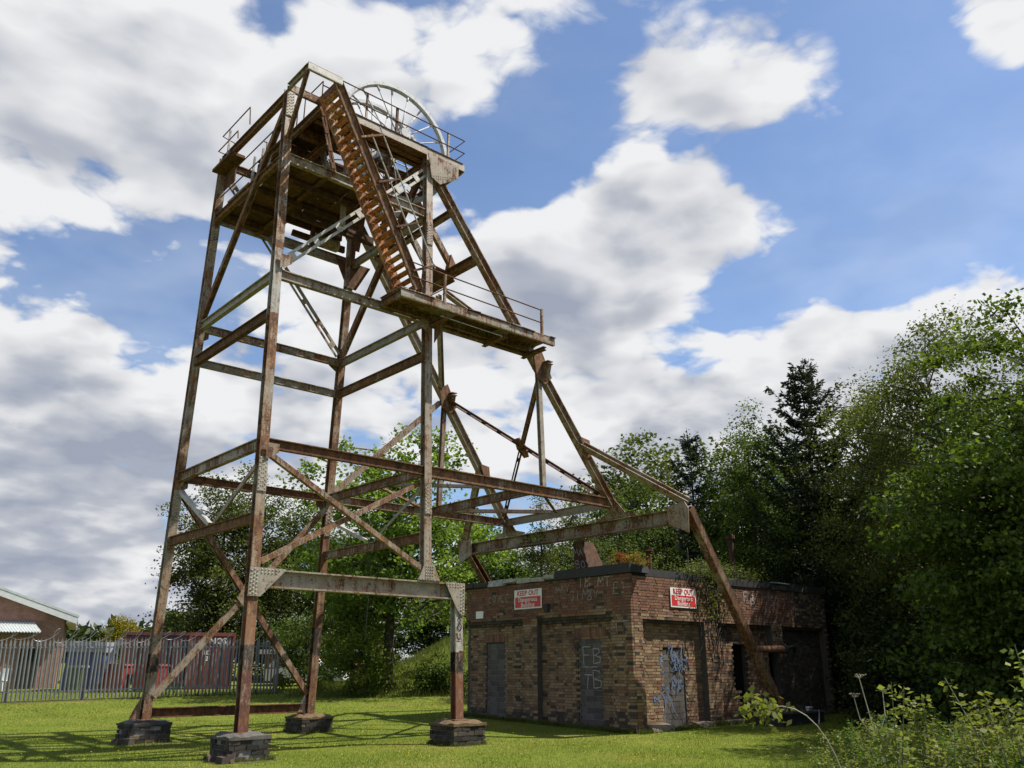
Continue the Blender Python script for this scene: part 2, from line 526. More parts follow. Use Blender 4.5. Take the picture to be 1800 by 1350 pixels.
plain('tarp_blue', (0.055, 0.07, 0.16), 0.6, var=0.3)
plain('tarp_white', (0.20, 0.21, 0.25), 0.6, var=0.25)
plain('timber', (0.12, 0.085, 0.06), 0.85, var=0.4, scale=10)
plain('white_paint', (0.62, 0.63, 0.62), 0.55, var=0.1)
plain('roof_tile', (0.20, 0.19, 0.18), 0.85, var=0.3, scale=5)
plain('awning', (0.50, 0.53, 0.52), 0.55, var=0.2)
plain('glass_dark', (0.02, 0.022, 0.025), 0.08, var=0.1, bumps=0)
plain('rubber', (0.02, 0.02, 0.02), 0.8)
plain('bird', (0.02, 0.02, 0.022), 0.8)
plain('soil', (0.075, 0.055, 0.038), 0.95, var=0.5, scale=12, bumps=0.8)
plain('far_wood', (0.030, 0.042, 0.032), 0.95, var=0.4, scale=0.6)


def house_brick():
    m_, nt, b, o = new_mat('house_brick')
    tc = nt.nodes.new('ShaderNodeTexCoord')
    br = nt.nodes.new('ShaderNodeTexBrick')
    mp = nt.nodes.new('ShaderNodeMapping')
    mp.inputs['Rotation'].default_value = (math.radians(90), 0, 0)
    nt.links.new(tc.outputs['Object'], mp.inputs['Vector'])
    nt.links.new(mp.outputs[0], br.inputs['Vector'])
    br.inputs['Color1'].default_value = (0.40, 0.21, 0.15, 1)
    br.inputs['Color2'].default_value = (0.31, 0.16, 0.12, 1)
    br.inputs['Mortar'].default_value = (0.20, 0.16, 0.13, 1)
    br.inputs['Scale'].default_value = 1.0
    br.inputs['Brick Width'].default_value = 0.23
    br.inputs['Row Height'].default_value = 0.078
    br.inputs['Mortar Size'].default_value = 0.008
    n = nnoise(nt, tc.outputs['Object'], 2.5, 6, 0.65)
    c = nmix(nt, nrange(nt, n, 0.4, 0.7, 0, 0.4), br.outputs['Color'], (0.12, 0.06, 0.045))
    nt.links.new(c, b.inputs['Base Color'])
    b.inputs['Roughness'].default_value = 0.9
    bump(nt, b, br.outputs['Fac'], -0.4, 0.01)


house_brick()


# ------------------------------------------------------------------ mesh helpers
class MB:
    """collects boxes, beams and tubes; build() links them as one mesh object"""

    def __init__(self):
        self.v, self.f, self.r = [], [], []

    def add(self, verts, faces, rnd=None):
        o = len(self.v)
        self.v.extend([tuple(x) for x in verts])
        self.f.extend([tuple(i + o for i in fc) for fc in faces])
        if rnd is not None:
            self.r.extend([rnd] * len(faces))
        return self

    def box(self, lo, hi, rnd=None, jit=0.0):
        x0, y0, z0 = lo
        x1, y1, z1 = hi
        vs_ = [(x0, y0, z0), (x1, y0, z0), (x1, y1, z0), (x0, y1, z0), (x0, y0, z1), (x1, y0, z1), (x1, y1, z1), (x0, y1, z1)]
        if jit:
            vs_ = [tuple(c + random.uniform(-jit, jit) for c in p) for p in vs_]
        return self.add(vs_, [(0, 3, 2, 1), (4, 5, 6, 7), (0, 1, 5, 4), (1, 2, 6, 5), (2, 3, 7, 6), (3, 0, 4, 7)], rnd)

    def prism(self, poly, off):
        """flat polygon (list of 3d points) thickened by vector off"""
        n = len(poly)
        off = Vector(off)
        a = [Vector(p) for p in poly]
        b = [p + off for p in a]
        fs = [tuple(range(n))[::-1], tuple(range(n, 2 * n))]
        fs += [(i, (i + 1) % n, n + (i + 1) % n, n + i) for i in range(n)]
        return self.add(a + b, fs)

    def sweep(self, p0, p1, prof, upv):
        """closed 2d profile (x across, y along upv) swept from p0 to p1"""
        p0, p1 = Vector(p0), Vector(p1)
        t = (p1 - p0).normalized()
        u = Vector(upv)
        u = (u - t * u.dot(t)).normalized()
        s = t.cross(u)
        n = len(prof)
        a = [p0 + s * x + u * y for x, y in prof]
        b = [p1 + s * x + u * y for x, y in prof]
        fs = [(i, (i + 1) % n, n + (i + 1) % n, n + i) for i in range(n)]
        return self.add(a + b, fs + [tuple(range(n))[::-1], tuple(range(n, 2 * n))])

    def ibeam(self, p0, p1, w, h, upv=(0, 0, 1), tf=0.022, tw=0.016):
        a, b, c = w / 2, h / 2, tw / 2
        # three butted plates: a concave cap polygon would triangulate badly
        self.sweep(p0, p1, [(-a, -b), (a, -b), (a, -b + tf), (-a, -b + tf)], upv)
        self.sweep(p0, p1, [(-a, b - tf), (a, b - tf), (a, b), (-a, b)], upv)
        return self.sweep(p0, p1, [(-c, -b + tf * 0.5), (c, -b + tf * 0.5), (c, b - tf * 0.5), (-c, b - tf * 0.5)], upv)

    def channel(self, p0, p1, w, h, upv=(0, 0, 1), t=0.018, side=1):
        a, b = w / 2, h / 2
        self.sweep(p0, p1, [(-a, -b), (a, -b), (a, -b + t), (-a, -b + t)], upv)
        self.sweep(p0, p1, [(-a, b - t), (a, b - t), (a, b), (-a, b)], upv)
        x = a * side
        xs = sorted((x, x - t * side))
        return self.sweep(p0, p1, [(xs[0], -b + t * .5), (xs[1], -b + t * .5), (xs[1], b - t * .5), (xs[0], b - t * .5)], upv)

    def bar(self, p0, p1, w, h, upv=(0, 0, 1)):
        a, b = w / 2, h / 2
        return self.sweep(p0, p1, [(-a, -b), (a, -b), (a, b), (-a, b)], upv)

    def angle(self, p0, p1, w, upv=(0, 0, 1), t=0.014, flip=1):
        self.sweep(p0, p1, sorted_rect(0, flip * w, 0, t), upv)
        return self.sweep(p0, p1, sorted_rect(0, flip * t, t * .5, w), upv)

    def twin(self, p0, p1, w, gap, upv=(0, 0, 1), battens=4):
        """two angles side by side tied by batten plates"""
        p0, p1 = Vector(p0), Vector(p1)
        t = (p1 - p0).normalized()
        u = Vector(upv)
        u = (u - t * u.dot(t)).normalized()
        s = t.cross(u)
        for k in (-1, 1):
            o = s * (gap / 2 * k)
            self.angle(p0 + o, p1 + o, w, upv, flip=k)
        L = (p1 - p0).length
        for i in range(battens):
            c = p0.lerp(p1, (i + 0.5) / battens)
            self.bar(c - s * (gap / 2 + w * .7) + u * (-0.006), c + s * (gap / 2 + w * .7) + u * (-0.006), 0.16, 0.012, u)
        return self

    def tube(self, pts, radii, n=6, caps=True):
        pts = [Vector(p) for p in pts]
        if isinstance(radii, (int, float)):
            radii = [radii] * len(pts)
        prev = None
        rings = []
        for i, p in enumerate(pts):
            t = (pts[min(i + 1, len(pts) - 1)] - pts[max(i - 1, 0)]).normalized()
            if prev is None:
                ref = Vector((0, 0, 1)) if abs(t.z) < 0.9 else Vector((1, 0, 0))
                s = t.cross(ref).normalized()
            else:
                s = (prev - t * prev.dot(t)).normalized()
            prev = s
            q = t.cross(s)
            rings.append([p + (s * math.cos(2 * math.pi * k / n) + q * math.sin(2 * math.pi * k / n)) * radii[i] for k in range(n)])
        vs_ = [v for r_ in rings for v in r_]
        fs = []
        for i in range(len(pts) - 1):
            for k in range(n):
                fs.append((i * n + k, i * n + (k + 1) % n, (i + 1) * n + (k + 1) % n, (i + 1) * n + k))
        if caps:
            fs.append(tuple(range(n))[::-1])
            o = (len(pts) - 1) * n
            fs.append(tuple(range(o, o + n)))
        return self.add(vs_, fs)

    def mesh(self, name, mat):
        me = bpy.data.meshes.new(name)
        me.from_pydata(self.v, [], self.f)
        if self.r and len(self.r) == len(self.f):
            at = me.attributes.new('rnd', 'FLOAT', 'FACE')
            at.data.foreach_set('value', self.r)
        me.materials.append(MATS[mat])
        me.update()
        return me

    def build(self, name, mat, parent=None, smooth=False):
        me = self.mesh(name, mat)
        if smooth:
            me.polygons.foreach_set('use_smooth', [True] * len(me.polygons))
        return link(name, me, parent)


def sorted_rect(x0, x1, y0, y1):
    x0, x1 = min(x0, x1), max(x0, x1)
    return [(x0, y0), (x1, y0), (x1, y1), (x0, y1)]


def link(name, data, parent=None):
    o = bpy.data.objects.new(name, data)
    COL.objects.link(o)
    if parent is not None:
        o.parent = parent
        o.matrix_parent_inverse = PINV.get(parent.name, Matrix.Identity(4))
        if parent.name in PINV:
            PINV[o.name] = Matrix.Identity(4)
    return o


PINV = {}


def tag(o, label=None, cat=None, group=None, kind=None):
    if label: o['label'] = label
    if cat: o['category'] = cat
    if group: o['group'] = group
    if kind: o['kind'] = kind
    return o


def thing(name, loc, label, cat, group=None):
    """an Empty at the base of a thing; its parts are modelled in world coordinates"""
    o = bpy.data.objects.new(name, None)
    COL.objects.link(o)
    o.location = loc
    o.empty_display_size = 0.2
    PINV[o.name] = Matrix.Translation(Vector(loc)).inverted()
    return tag(o, label, cat, group)


def local_thing(name, loc, rz, label, cat, group=None, scale=1.0):
    """an Empty whose parts are modelled around its own base"""
    o = bpy.data.objects.new(name, None)
    COL.objects.link(o)
    o.location = loc
    o.rotation_euler = (0, 0, rz)
    o.scale = (scale,) * 3 if isinstance(scale, (int, float)) else scale
    o.empty_display_size = 0.2
    return tag(o, label, cat, group)


FWD = Vector((math.cos(YAW), math.sin(YAW), 0))
LAT = Vector((math.sin(YAW), -math.cos(YAW), 0))


def sstep(a, b, x):
    t = min(1.0, max(0.0, (x - a) / (b - a)))
    return t * t * (3 - 2 * t)


def ground_z(x, y):
    d = x * FWD.x + y * FWD.y
    l = x * LAT.x + y * LAT.y
    z = 0.03 * max(0.0, d - 22) if d < 90 else 2.04
    z += 2.9 * sstep(36, 47, d) * sstep(-9.0, -0.5, l) + 1.2 * sstep(46, 56, d) * sstep(-7, 2, l)
    return z


def text_obj(name, body, size, origin, xdir, ydir, mat, parent=None, align='CENTER', extrude=0.002, bold=0.0, spacing=1.0):
    cu = bpy.data.curves.new(name, 'FONT')
    cu.body = body
    cu.size = size
    cu.align_x = align
    cu.align_y = 'CENTER'
    cu.extrude = extrude
    cu.offset = bold
    cu.space_character = spacing
    cu.resolution_u = 2
    tmp = bpy.data.objects.new('tmp_text', cu)
    COL.objects.link(tmp)
    dg = bpy.context.evaluated_depsgraph_get()
    me = bpy.data.meshes.new_from_object(tmp.evaluated_get(dg))
    bpy.data.objects.remove(tmp)
    bpy.data.curves.remove(cu)
    X = Vector(xdir).normalized(); Y = Vector(ydir).normalized(); Z = X.cross(Y)
    M = Matrix((X, Y, Z)).transposed().to_4x4()
    M.translation = Vector(origin)
    me.transform(M)
    me.materials.clear()
    me.materials.append(MATS[mat])
    me.name = name
    return link(name, me, parent)


GLYPH = {'A': [[(0, 0), (.35, 1), (.7, 0)], [(.15, .4), (.55, .4)]], 'B': [[(0, 0), (0, 1), (.5, .95), (.55, .7), (.05, .52), (.62, .4), (.6, .08), (0, 0)]],
         'C': [[(.65, .85), (.35, 1), (.05, .7), (.05, .3), (.35, 0), (.65, .12)]], 'E': [[(.6, 1), (0, 1), (0, 0), (.6, 0)], [(0, .52), (.45, .5)]],
         'F': [[(.6, 1), (0, 1), (0, 0)], [(0, .55), (.45, .52)]], 'I': [[(.1, 0), (.1, 1)]], 'J': [[(.1, 1), (.6, 1)], [(.4, 1), (.4, .15), (.2, 0), (0, .15)]],
         'L': [[(0, 1), (0, 0), (.55, .02)]], 'M': [[(0, 0), (.1, 1), (.4, .35), (.7, 1), (.8, 0)]], 'O': [[(.35, 1), (.05, .7), (.05, .3), (.35, 0), (.65, .3), (.65, .7), (.35, 1)]],
         'R': [[(0, 0), (0, 1), (.5, .95), (.52, .6), (.02, .5), (.6, 0)]], 'S': [[(.6, .88), (.3, 1), (.05, .78), (.55, .35), (.4, .02), (0, .12)]],
         'T': [[(-.05, 1), (.7, .97)], [(.33, .98), (.3, 0)]], 'U': [[(0, 1), (.05, .2), (.3, 0), (.55, .2), (.6, 1)]], 'W': [[(0, 1), (.2, 0), (.4, .6), (.6, 0), (.8, 1)]],
         'Y': [[(0, 1), (.32, .5)], [(.7, 1), (.3, 0)]]}


def scrawl(body, size, origin, xdir, ydir, mat, parent, width=.028, seed=0, vertical=False, slant=0.0):
    """hand-drawn letters: every letter is a part of its own, drawn in flat strokes"""
    rg_ = random.Random(seed + len(body) * 7)
    X, Y = Vector(xdir).normalized(), Vector(ydir).normalized()
    N = X.cross(Y)
    o = Vector(origin)
    for ch_ in body:
        if ch_ in GLYPH:
            mb = MB()
            k = size * rg_.uniform(.85, 1.12)
            tilt = rg_.uniform(-.10, .10) + slant
            dy = rg_.uniform(-.08, .08) * size
            for st_ in GLYPH[ch_]:
                # resample the stroke and let it wobble like a hand
                pl_ = []
                for (ax_, ay_), (bx_, by_) in zip(st_, st_[1:]):
                    for q in range(4):
                        t_ = q / 4
                        pl_.append((ax_ + (bx_ - ax_) * t_, ay_ + (by_ - ay_) * t_))
                pl_.append(st_[-1])
                pl_ = [(x + rg_.uniform(-.02, .02) + tilt * y, y + rg_.uniform(-.02, .02)) for x, y in pl_]
                P3 = [o + X * (x * k) + Y * (y * k + dy) for x, y in pl_]
                L_, R_ = [], []
                for i, p in enumerate(P3):
                    t_ = (P3[min(i + 1, len(P3) - 1)] - P3[max(i - 1, 0)]).normalized()
                    n_ = N.cross(t_) * (width * .5 * rg_.uniform(.55, 1.1))
                    L_.append(p + n_); R_.append(p - n_)
                m_ = len(P3)
                mb.add(L_ + R_, [(i, m_ + i, m_ + i + 1, i + 1) for i in range(m_ - 1)])
            mb.build('graffiti_letter', mat, parent)
        o = o - Y * size * 1.22 if vertical else o + X * size * rg_.uniform(.82, .98)
# ------------------------------------------------------------------ ground
def build_ground():
    ds = np.unique(np.concatenate([np.linspace(-40, 10, 11), np.linspace(10, 60, 51), np.linspace(60, 120, 16), np.linspace(120, 900, 14)]))
    ls = np.unique(np.concatenate([np.linspace(-500, -60, 10), np.linspace(-60, 60, 81), np.linspace(60, 500, 10)]))
    vs_, fs = [], []
    for d in ds:
        for l in ls:
            p = FWD * float(d) + LAT * float(l)
            vs_.append((p.x, p.y, ground_z(p.x, p.y)))
    n = len(ls)
    for i in range(len(ds) - 1):
        for j in range(n - 1):
            a = i * n + j
            fs.append((a, a + 1, a + n + 1, a + n))
    me = bpy.data.meshes.new('ground')
    me.from_pydata(vs_, [], fs)
    me.materials.append(MATS['lawn'])
    me.polygons.foreach_set('use_smooth', [True] * len(fs))
    o = link('ground', me)
    tag(o, kind='structure')


build_ground()
GZ = np.vectorize(ground_z)


def tri_mesh(name, V, ntri, mat, F=3):
    """mesh from an (n*F,3) array of loose triangles or quads"""
    me = bpy.data.meshes.new(name)
    n = ntri
    me.vertices.add(n * F)
    me.vertices.foreach_set('co', np.ascontiguousarray(V, dtype=np.float32).ravel())
    me.loops.add(n * F)
    me.loops.foreach_set('vertex_index', np.arange(n * F, dtype=np.int32))
    me.polygons.add(n)
    me.polygons.foreach_set('loop_start', np.arange(0, n * F, F, dtype=np.int32))
    me.polygons.foreach_set('loop_total', np.full(n, F, dtype=np.int32))
    me.materials.append(MATS[mat])
    me.update(calc_edges=True)
    me.validate()
    return me


def blades(rng, P, h, w, lean):
    """triangular grass blades at points P (n,3)"""
    n = len(P)
    a = rng.uniform(0, 2 * np.pi, n)
    s = np.c_[np.cos(a), np.sin(a), np.zeros(n)] * (w / 2)[:, None]
    b = rng.uniform(0, 2 * np.pi, n)
    tip = np.c_[np.cos(b) * lean * h, np.sin(b) * lean * h, h]
    V = np.stack([P - s, P + s, P + tip], 1)
    return V.reshape(-1, 3)


def dl_to_xy(d, l):
    return d * FWD.x + l * LAT.x, d * FWD.y + l * LAT.y


def lawn_points(rng, n, d0, d1, fade=1.0):
    u = rng.uniform(0, 1, n)
    d = d0 * (d1 / d0) ** u if fade else rng.uniform(d0, d1, n)
    half = d * 0.66 + 0.5
    l = rng.uniform(-1, 1, n) * half
    x, y = dl_to_xy(d, l)
    ok = ~((x > 17.3) & (y > 15.1) & (x < 27.5) & (y < 23.5))
    ok &= ~((l > 2.4 + (d - 9) * 0.75) & (d < 15))
    for cx, cy in ((7.352, 16.05), (7.352, 21.15), (11.51, 21.15), (12.42, 16.05)):
        ok &= ~((np.abs(x - cx) < 0.42) & (np.abs(y - cy) < 0.42))
    x, y, d = x[ok], y[ok], d[ok]
    return x, y, GZ(x, y), d


def build_lawn():
    rng = np.random.default_rng(3)
    x, y, z, d = lawn_points(rng, 400000, 12.5, 42)
    n = len(x)
    patch = 0.5 + 0.5 * np.sin(x * 1.3 + 2 * np.sin(y * .7)) * np.cos(y * 1.1 + np.sin(x * .9))
    h = rng.uniform(0.018, 0.045, n) * (0.7 + 0.6 * patch)
    w = rng.uniform(0.006, 0.012, n) * np.maximum(1, d / 16)
    V = blades(rng, np.c_[x, y, z - 0.005], h, w, rng.uniform(0.2, 1.0, n))
    o = link('lawn_grass', tri_mesh('lawn_grass', V, n, 'grass_blade'))
    tag(o, 'short mown green lawn grass around the headframe legs', 'grass', kind='stuff')
    # yellow flowers dotted through the lawn
    x, y, z, d = lawn_points(rng, 3200, 12.5, 40)
    keep = rng.uniform(0, 1, len(x)) < 0.35 + 0.65 * (np.sin(x * .8) * np.sin(y * .9) > 0)
    x, y, z, d = x[keep], y[keep], z[keep], d[keep]
    n = len(x)
    P = np.c_[x, y, z + rng.uniform(0.04, 0.07, n)]
    r = (rng.uniform(0.009, 0.018, n) * np.maximum(1, d / 18))[:, None]
    o4 = [np.c_[np.cos(k * np.pi / 2) * r, np.sin(k * np.pi / 2) * r, rng.uniform(-.008, .008, (n, 1))] for k in range(4)]
    V = np.stack([P + o_ for o_ in o4], 1).reshape(-1, 3)
    o = link('lawn_flowers', tri_mesh('lawn_flowers', V, n, 'dandelion', 4))
    tag(o, 'tiny yellow flowers scattered through the lawn', 'flowers', kind='stuff')
    # unmown strip and bank at the back, tufts at the feet of walls and plinths
    Ps = []
    k = 70000
    d = rng.uniform(36.5, 56, k); l = rng.uniform(-26, 4, k)
    xx, yy = dl_to_xy(d, l)
    fence_y = 37.95 - (xx - 7.33) * 0.113
    ok = (l > -9.2 - (d - 36) * .1) | (np.abs(yy - fence_y) < 0.35)
    xx, yy = xx[ok], yy[ok]
    Ps.append((xx, yy, rng.uniform(0.12, 0.42, len(xx))))
    k = 9000
    t = rng.uniform(15.2, 22.3, k)
    Ps.append((17.33 - np.abs(rng.normal(0, .05, k)), t, rng.uniform(0.04, 0.16, k)))
    t = rng.uniform(17.4, 27, k)
    Ps.append((t, 15.1 - np.abs(rng.normal(0, .06, k)), rng.uniform(0.04, 0.15, k)))
    for cx, cy in ((7.372, 16.05), (7.352, 21.12), (11.51, 21.12), (12.42, 16.05)):
        k = 1500
        a = rng.uniform(-1, 1, k) * 0.45; sd = rng.integers(0, 4, k); o_ = 0.44 + np.abs(rng.normal(0, .04, k))
        xx = np.where(sd < 2, cx + a, cx + np.where(sd == 2, o_, -o_)); yy = np.where(sd < 2, cy + np.where(sd == 0, o_, -o_), cy + a)
        Ps.append((xx, yy, rng.uniform(0.03, 0.12, k)))
    xx = np.concatenate([p[0] for p in Ps]); yy = np.concatenate([p[1] for p in Ps]); h = np.concatenate([p[2] for p in Ps])
    n = len(xx)
    V = blades(rng, np.c_[xx, yy, GZ(xx, yy) - 0.01], h, 0.008 + h * 0.06, rng.uniform(0.1, 0.7, n))
    o = link('rough_grass', tri_mesh('rough_grass', V, n, 'grass_long'))
    tag(o, 'longer unmown grass on the bank and along walls and plinths', 'grass', kind='stuff')


build_lawn()


def soil_patch(pts, seed, parent=None):
    """irregular bare earth lying 4 mm above the lawn sheet"""
    rg_ = random.Random(seed)
    vs_ = [(x + rg_.uniform(-.06, .06), y + rg_.uniform(-.06, .06)) for x, y in pts]
    cx_ = sum(p[0] for p in vs_) / len(vs_); cy_ = sum(p[1] for p in vs_) / len(vs_)
    P = [(cx_, cy_, ground_z(cx_, cy_) + .006)] + [(x, y, ground_z(x, y) + .004) for x, y in vs_]
    n_ = len(vs_)
    o_ = MB().add(P, [(0, 1 + i, 1 + (i + 1) % n_) for i in range(n_)]).build('bare_soil', 'soil')
    o_['kind'] = 'structure'


def ring(cx_, cy_, rx, ry, seed, n_=22):
    rg_ = random.Random(seed)
    return [(cx_ + math.cos(k * 2 * math.pi / n_) * rx * rg_.uniform(.75, 1.2), cy_ + math.sin(k * 2 * math.pi / n_) * ry * rg_.uniform(.75, 1.2)) for k in range(n_)]


for i_, (a_, b_, c_, d_) in enumerate(((7.3, 16.0, .68, .66), (7.3, 21.05, .78, .72), (11.45, 21.05, .62, .6), (12.4, 16.0, .64, .62))):
    soil_patch(ring(a_, b_, c_, d_, 200 + i_), 300 + i_)
for i_ in range(7):
    xs_ = 7.0 + i_ * .85
    soil_patch(ring(xs_, 37.95 - (xs_ - 7.33) * .113 - .25, .62, .26, 220 + i_, 16), 320 + i_)
# ------------------------------------------------------------------ headframe
AX, AY, WX, DY, TP = 7.352, 16.024, 4.159, 5.146, 0.0441
DX = AX + WX
Z2, Z3, Z4, Z5, Z6, Z7 = 4.487, 6.045, 9.05, 9.99, 13.09, 14.92
YM = AY + DY / 2


def LA(z): return Vector((AX, AY + TP * z, z))
def LB(z): return Vector((AX, AY + DY - TP * z, z))
def LC(z): return Vector((DX, AY + DY - TP * z, z))
def LD(z): return Vector((DX, AY + TP * z, z))


def BSN(z): return Vector((11.95 + (14.13 - z) * 0.752, AY + TP * z, z))      # near backstay
def BSF(z): return Vector((11.95 + (14.13 - z) * 0.752, AY + DY - TP * z, z))  # far backstay


HF = thing('headframe', (9.43, YM, 0), 'tall rusty steel colliery headframe with stair, winding wheels and raking backstays on the lawn', 'headframe')
Y_, X_, Z_ = (0, 1, 0), (1, 0, 0), (0, 0, 1)


def part(mb, name, mat, parent=None, smooth=False):
    return mb.build(name, mat, parent or HF, smooth)


def inset(p, q, a, b=None):
    p, q = Vector(p), Vector(q)
    t = (q - p).normalized()
    return p + t * a, q - t * (a if b is None else b)


def beam(name, p, q, w, h, mat, upv=Z_, ins=0.13, kind='i', parent=None, **k):
    p, q = inset(p, q, ins)
    mb = MB()
    if kind == 'i': mb.ibeam(p, q, w, h, upv, **k)
    elif kind == 'c': mb.channel(p, q, w, h, upv, **k)
    elif kind == 'bar': mb.bar(p, q, w, h, upv)
    elif kind == 'angle': mb.angle(p, q, w, upv, **k)
    elif kind == 'twin': mb.twin(p, q, w, h, upv, **k)
    return part(mb, name, mat, parent)


def rivets(pts, n, parent, r=0.017, mat='steel_light'):
    """rounded rivet heads standing on a plate with outward normal n"""
    mb = MB()
    n = Vector(n).normalized()
    s = n.orthogonal().normalized(); q = n.cross(s)
    for p in pts:
        p = Vector(p)
        ring = [p + (s * math.cos(k * math.pi / 3) + q * math.sin(k * math.pi / 3)) * r for k in range(6)]
        top = [p + n * r * 0.75 + (v - p) * 0.5 for v in ring]
        mb.add(ring + top, [(k, (k + 1) % 6, 6 + (k + 1) % 6, 6 + k) for k in range(6)] + [tuple(range(6, 12))])
    o = mb.build('rivets', mat, parent)
    o['kind'] = 'stuff'
    return o


# legs
def leg(fn, z0, z1, mat):
    return part(MB().ibeam(fn(z0), fn(z1), 0.20, 0.19, Y_, tf=0.022, tw=0.04), 'leg', mat)


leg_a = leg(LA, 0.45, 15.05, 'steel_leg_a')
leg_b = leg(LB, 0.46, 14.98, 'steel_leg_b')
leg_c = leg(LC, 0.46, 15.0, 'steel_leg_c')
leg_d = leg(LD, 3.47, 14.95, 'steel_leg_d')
DFX = 12.405
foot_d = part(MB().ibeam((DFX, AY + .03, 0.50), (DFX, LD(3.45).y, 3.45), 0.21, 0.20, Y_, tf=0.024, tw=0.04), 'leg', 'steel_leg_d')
scrawl('WISOUR', .15, (DFX - .055, LD(2.5).y - 0.112, 2.95), (1, 0, 0), (0, 0, 1), 'spray_black', foot_d, .03, 3, vertical=True)

# base plates
for p, z in ((LA(0.43), 0.43), (LB(0.45), 0.45), (LC(0.45), 0.45), (Vector((DFX, AY + .03, 0.48)), 0.48)):
    part(MB().box((p.x - .22, p.y - .22, z - 0.02), (p.x + .22, p.y + .22, z + 0.035)), 'base_plate', 'steel_rust')
for p in (LB(0.46), LC(0.46)):
    part(MB().prism([(p.x - .14, p.y - .03, .49), (p.x - .34, p.y - .03, .49), (p.x - .30, p.y - .03, .62), (p.x - .14, p.y - .03, .95)], (0, 0.06, 0)), 'foot_gusset', 'steel_mixed')

# splice plates with rivets on the legs at z 5.2-5.8 and tops
for fn, lg in ((LA, leg_a), (LB, leg_b), (LC, leg_c), (LD, leg_d)):
    for z0, z1 in ((5.0, 5.72), (12.15, 12.8)) if fn is not LA else ((5.0, 5.72), (14.2, 14.9)):
        a, b = fn(z0), fn(z1)
        o = Vector((0, -0.106, 0))
        sp = MB().bar(a + o, b + o, 0.19, 0.02, Y_).build('splice_plate', 'steel_pale', HF)
        pts = []
        for i in range(8):
            for sx in (-0.065, -0.022, 0.022, 0.065):
                c = a.lerp(b, (i + .5) / 8) + o + Vector((sx, -0.010, 0.02 * (1 if abs(sx) > .05 else -1)))
                pts.append(c)
        rivets(pts, (0, -1, 0), sp)

# front portal girder
gz0, gz1 = 3.10, 3.46
gy = LA(3.28).y
gird = part(MB().ibeam((AX + .14, gy, (gz0 + gz1) / 2), (DFX + .13, gy, (gz0 + gz1) / 2), 0.24, gz1 - gz0, Z_, tf=0.03, tw=0.03), 'girder', 'steel_pale')
yy = gy - 0.150
ga = part(MB().prism([(AX - .13, yy, 2.92), (AX + .13, yy, 2.92), (AX + .62, yy, 3.44), (AX + .62, yy, 3.475), (AX - .13, yy, 3.475)], (0, 0.018, 0)), 'gusset_plate', 'steel_pale')
pts = [(AX + sx, yy - .0, 2.96 + i * .075 + (0.03 if k % 2 else 0)) for k, sx in enumerate((-.09, -.03, .03)) for i in range(7)]
pts += [(AX + .12 + i * .075, yy, 3.44 - r * .06) for r in range(2) for i in range(6 - r)]
rivets(pts, (0, -1, 0), ga, 0.02)
gd = part(MB().prism([(DFX + .135, yy, 2.75), (DFX + .02, yy, 2.75), (DFX - .10, yy, 2.90), (DFX - .42, yy, 3.44), (DFX - .42, yy, 3.475), (DFX + .135, yy, 3.475)], (0, 0.018, 0)), 'gusset_plate', 'steel_pale')
pts = [(DFX + sx, yy, 2.79 + i * .075 + (0.03 if k % 2 else 0)) for k, sx in enumerate((.03, .10)) for i in range(9)]
pts += [(DFX - .36 + i * .075, yy, 3.44 - r * .06) for r in range(2) for i in range(5)]
rivets(pts, (0, -1, 0), gd, 0.02)
gt = part(MB().prism([(DX - .30, yy + .01, 3.475), (DX + .32, yy + .01, 3.475), (DX + .13, yy + .012, 3.85), (DX - .13, yy + .012, 3.85)], (0, 0.018, 0)), 'gusset_plate', 'steel_pale')
rivets([(DX + sx, yy + .006, 3.53 + i * .065) for sx in (-.08, -.02, .04, .1) for i in range(5)] + [(DX - .25 + i * .08, yy + .006, 3.50) for i in range(7)], (0, -1, 0), gt, 0.018)

# horizontals: (from, to, z, material)
H = 0.25
for f, g, z, mt, hh in ((LA, LB, Z2, 'steel_rust', .26), (LC, LD, Z2, 'steel_rust', .26),
                        (LA, LB, Z3, 'steel_mixed', .29), (LA, LD, Z3, 'steel_brown', .26), (LB, LC, Z3, 'steel_brown', .24), (LC, LD, Z3, 'steel_mixed', .27),
                        (LA, LB, Z4, 'steel_brown', .30), (LC, LD, Z4, 'steel_rust', .28), (LB, LC, Z4, 'steel_pale', .24),
                        (LA, LB, Z5, 'steel_pale', .26), (LA, LD, Z5, 'steel_pale', .27), (LB, LC, Z5, 'steel_mixed', .25), (LC, LD, Z5, 'steel_pale', .26),
                        (LA, LD, Z6, 'steel_pale', .29), (LB, LC, Z6 + .05, 'steel_mixed', .32), (LC, LD, Z6 - .05, 'steel_pale', .26), (LA, LB, Z6, 'steel_rust', .26),
                        (LA, LB, Z7, 'steel_rust', .27), (LB, LC, 14.8, 'steel_rust', .25), (LC, LD, 14.8, 'steel_rust', .25)):
    nm = 'girder' if z > 6 else 'strut'
    beam(nm, f(z), g(z), 0.12, hh * .84, mt, Z_, 0.03)
beam('strut', LB(0.62), LC(0.62), 0.14, 0.22, 'steel_brown', Z_, 0.14)

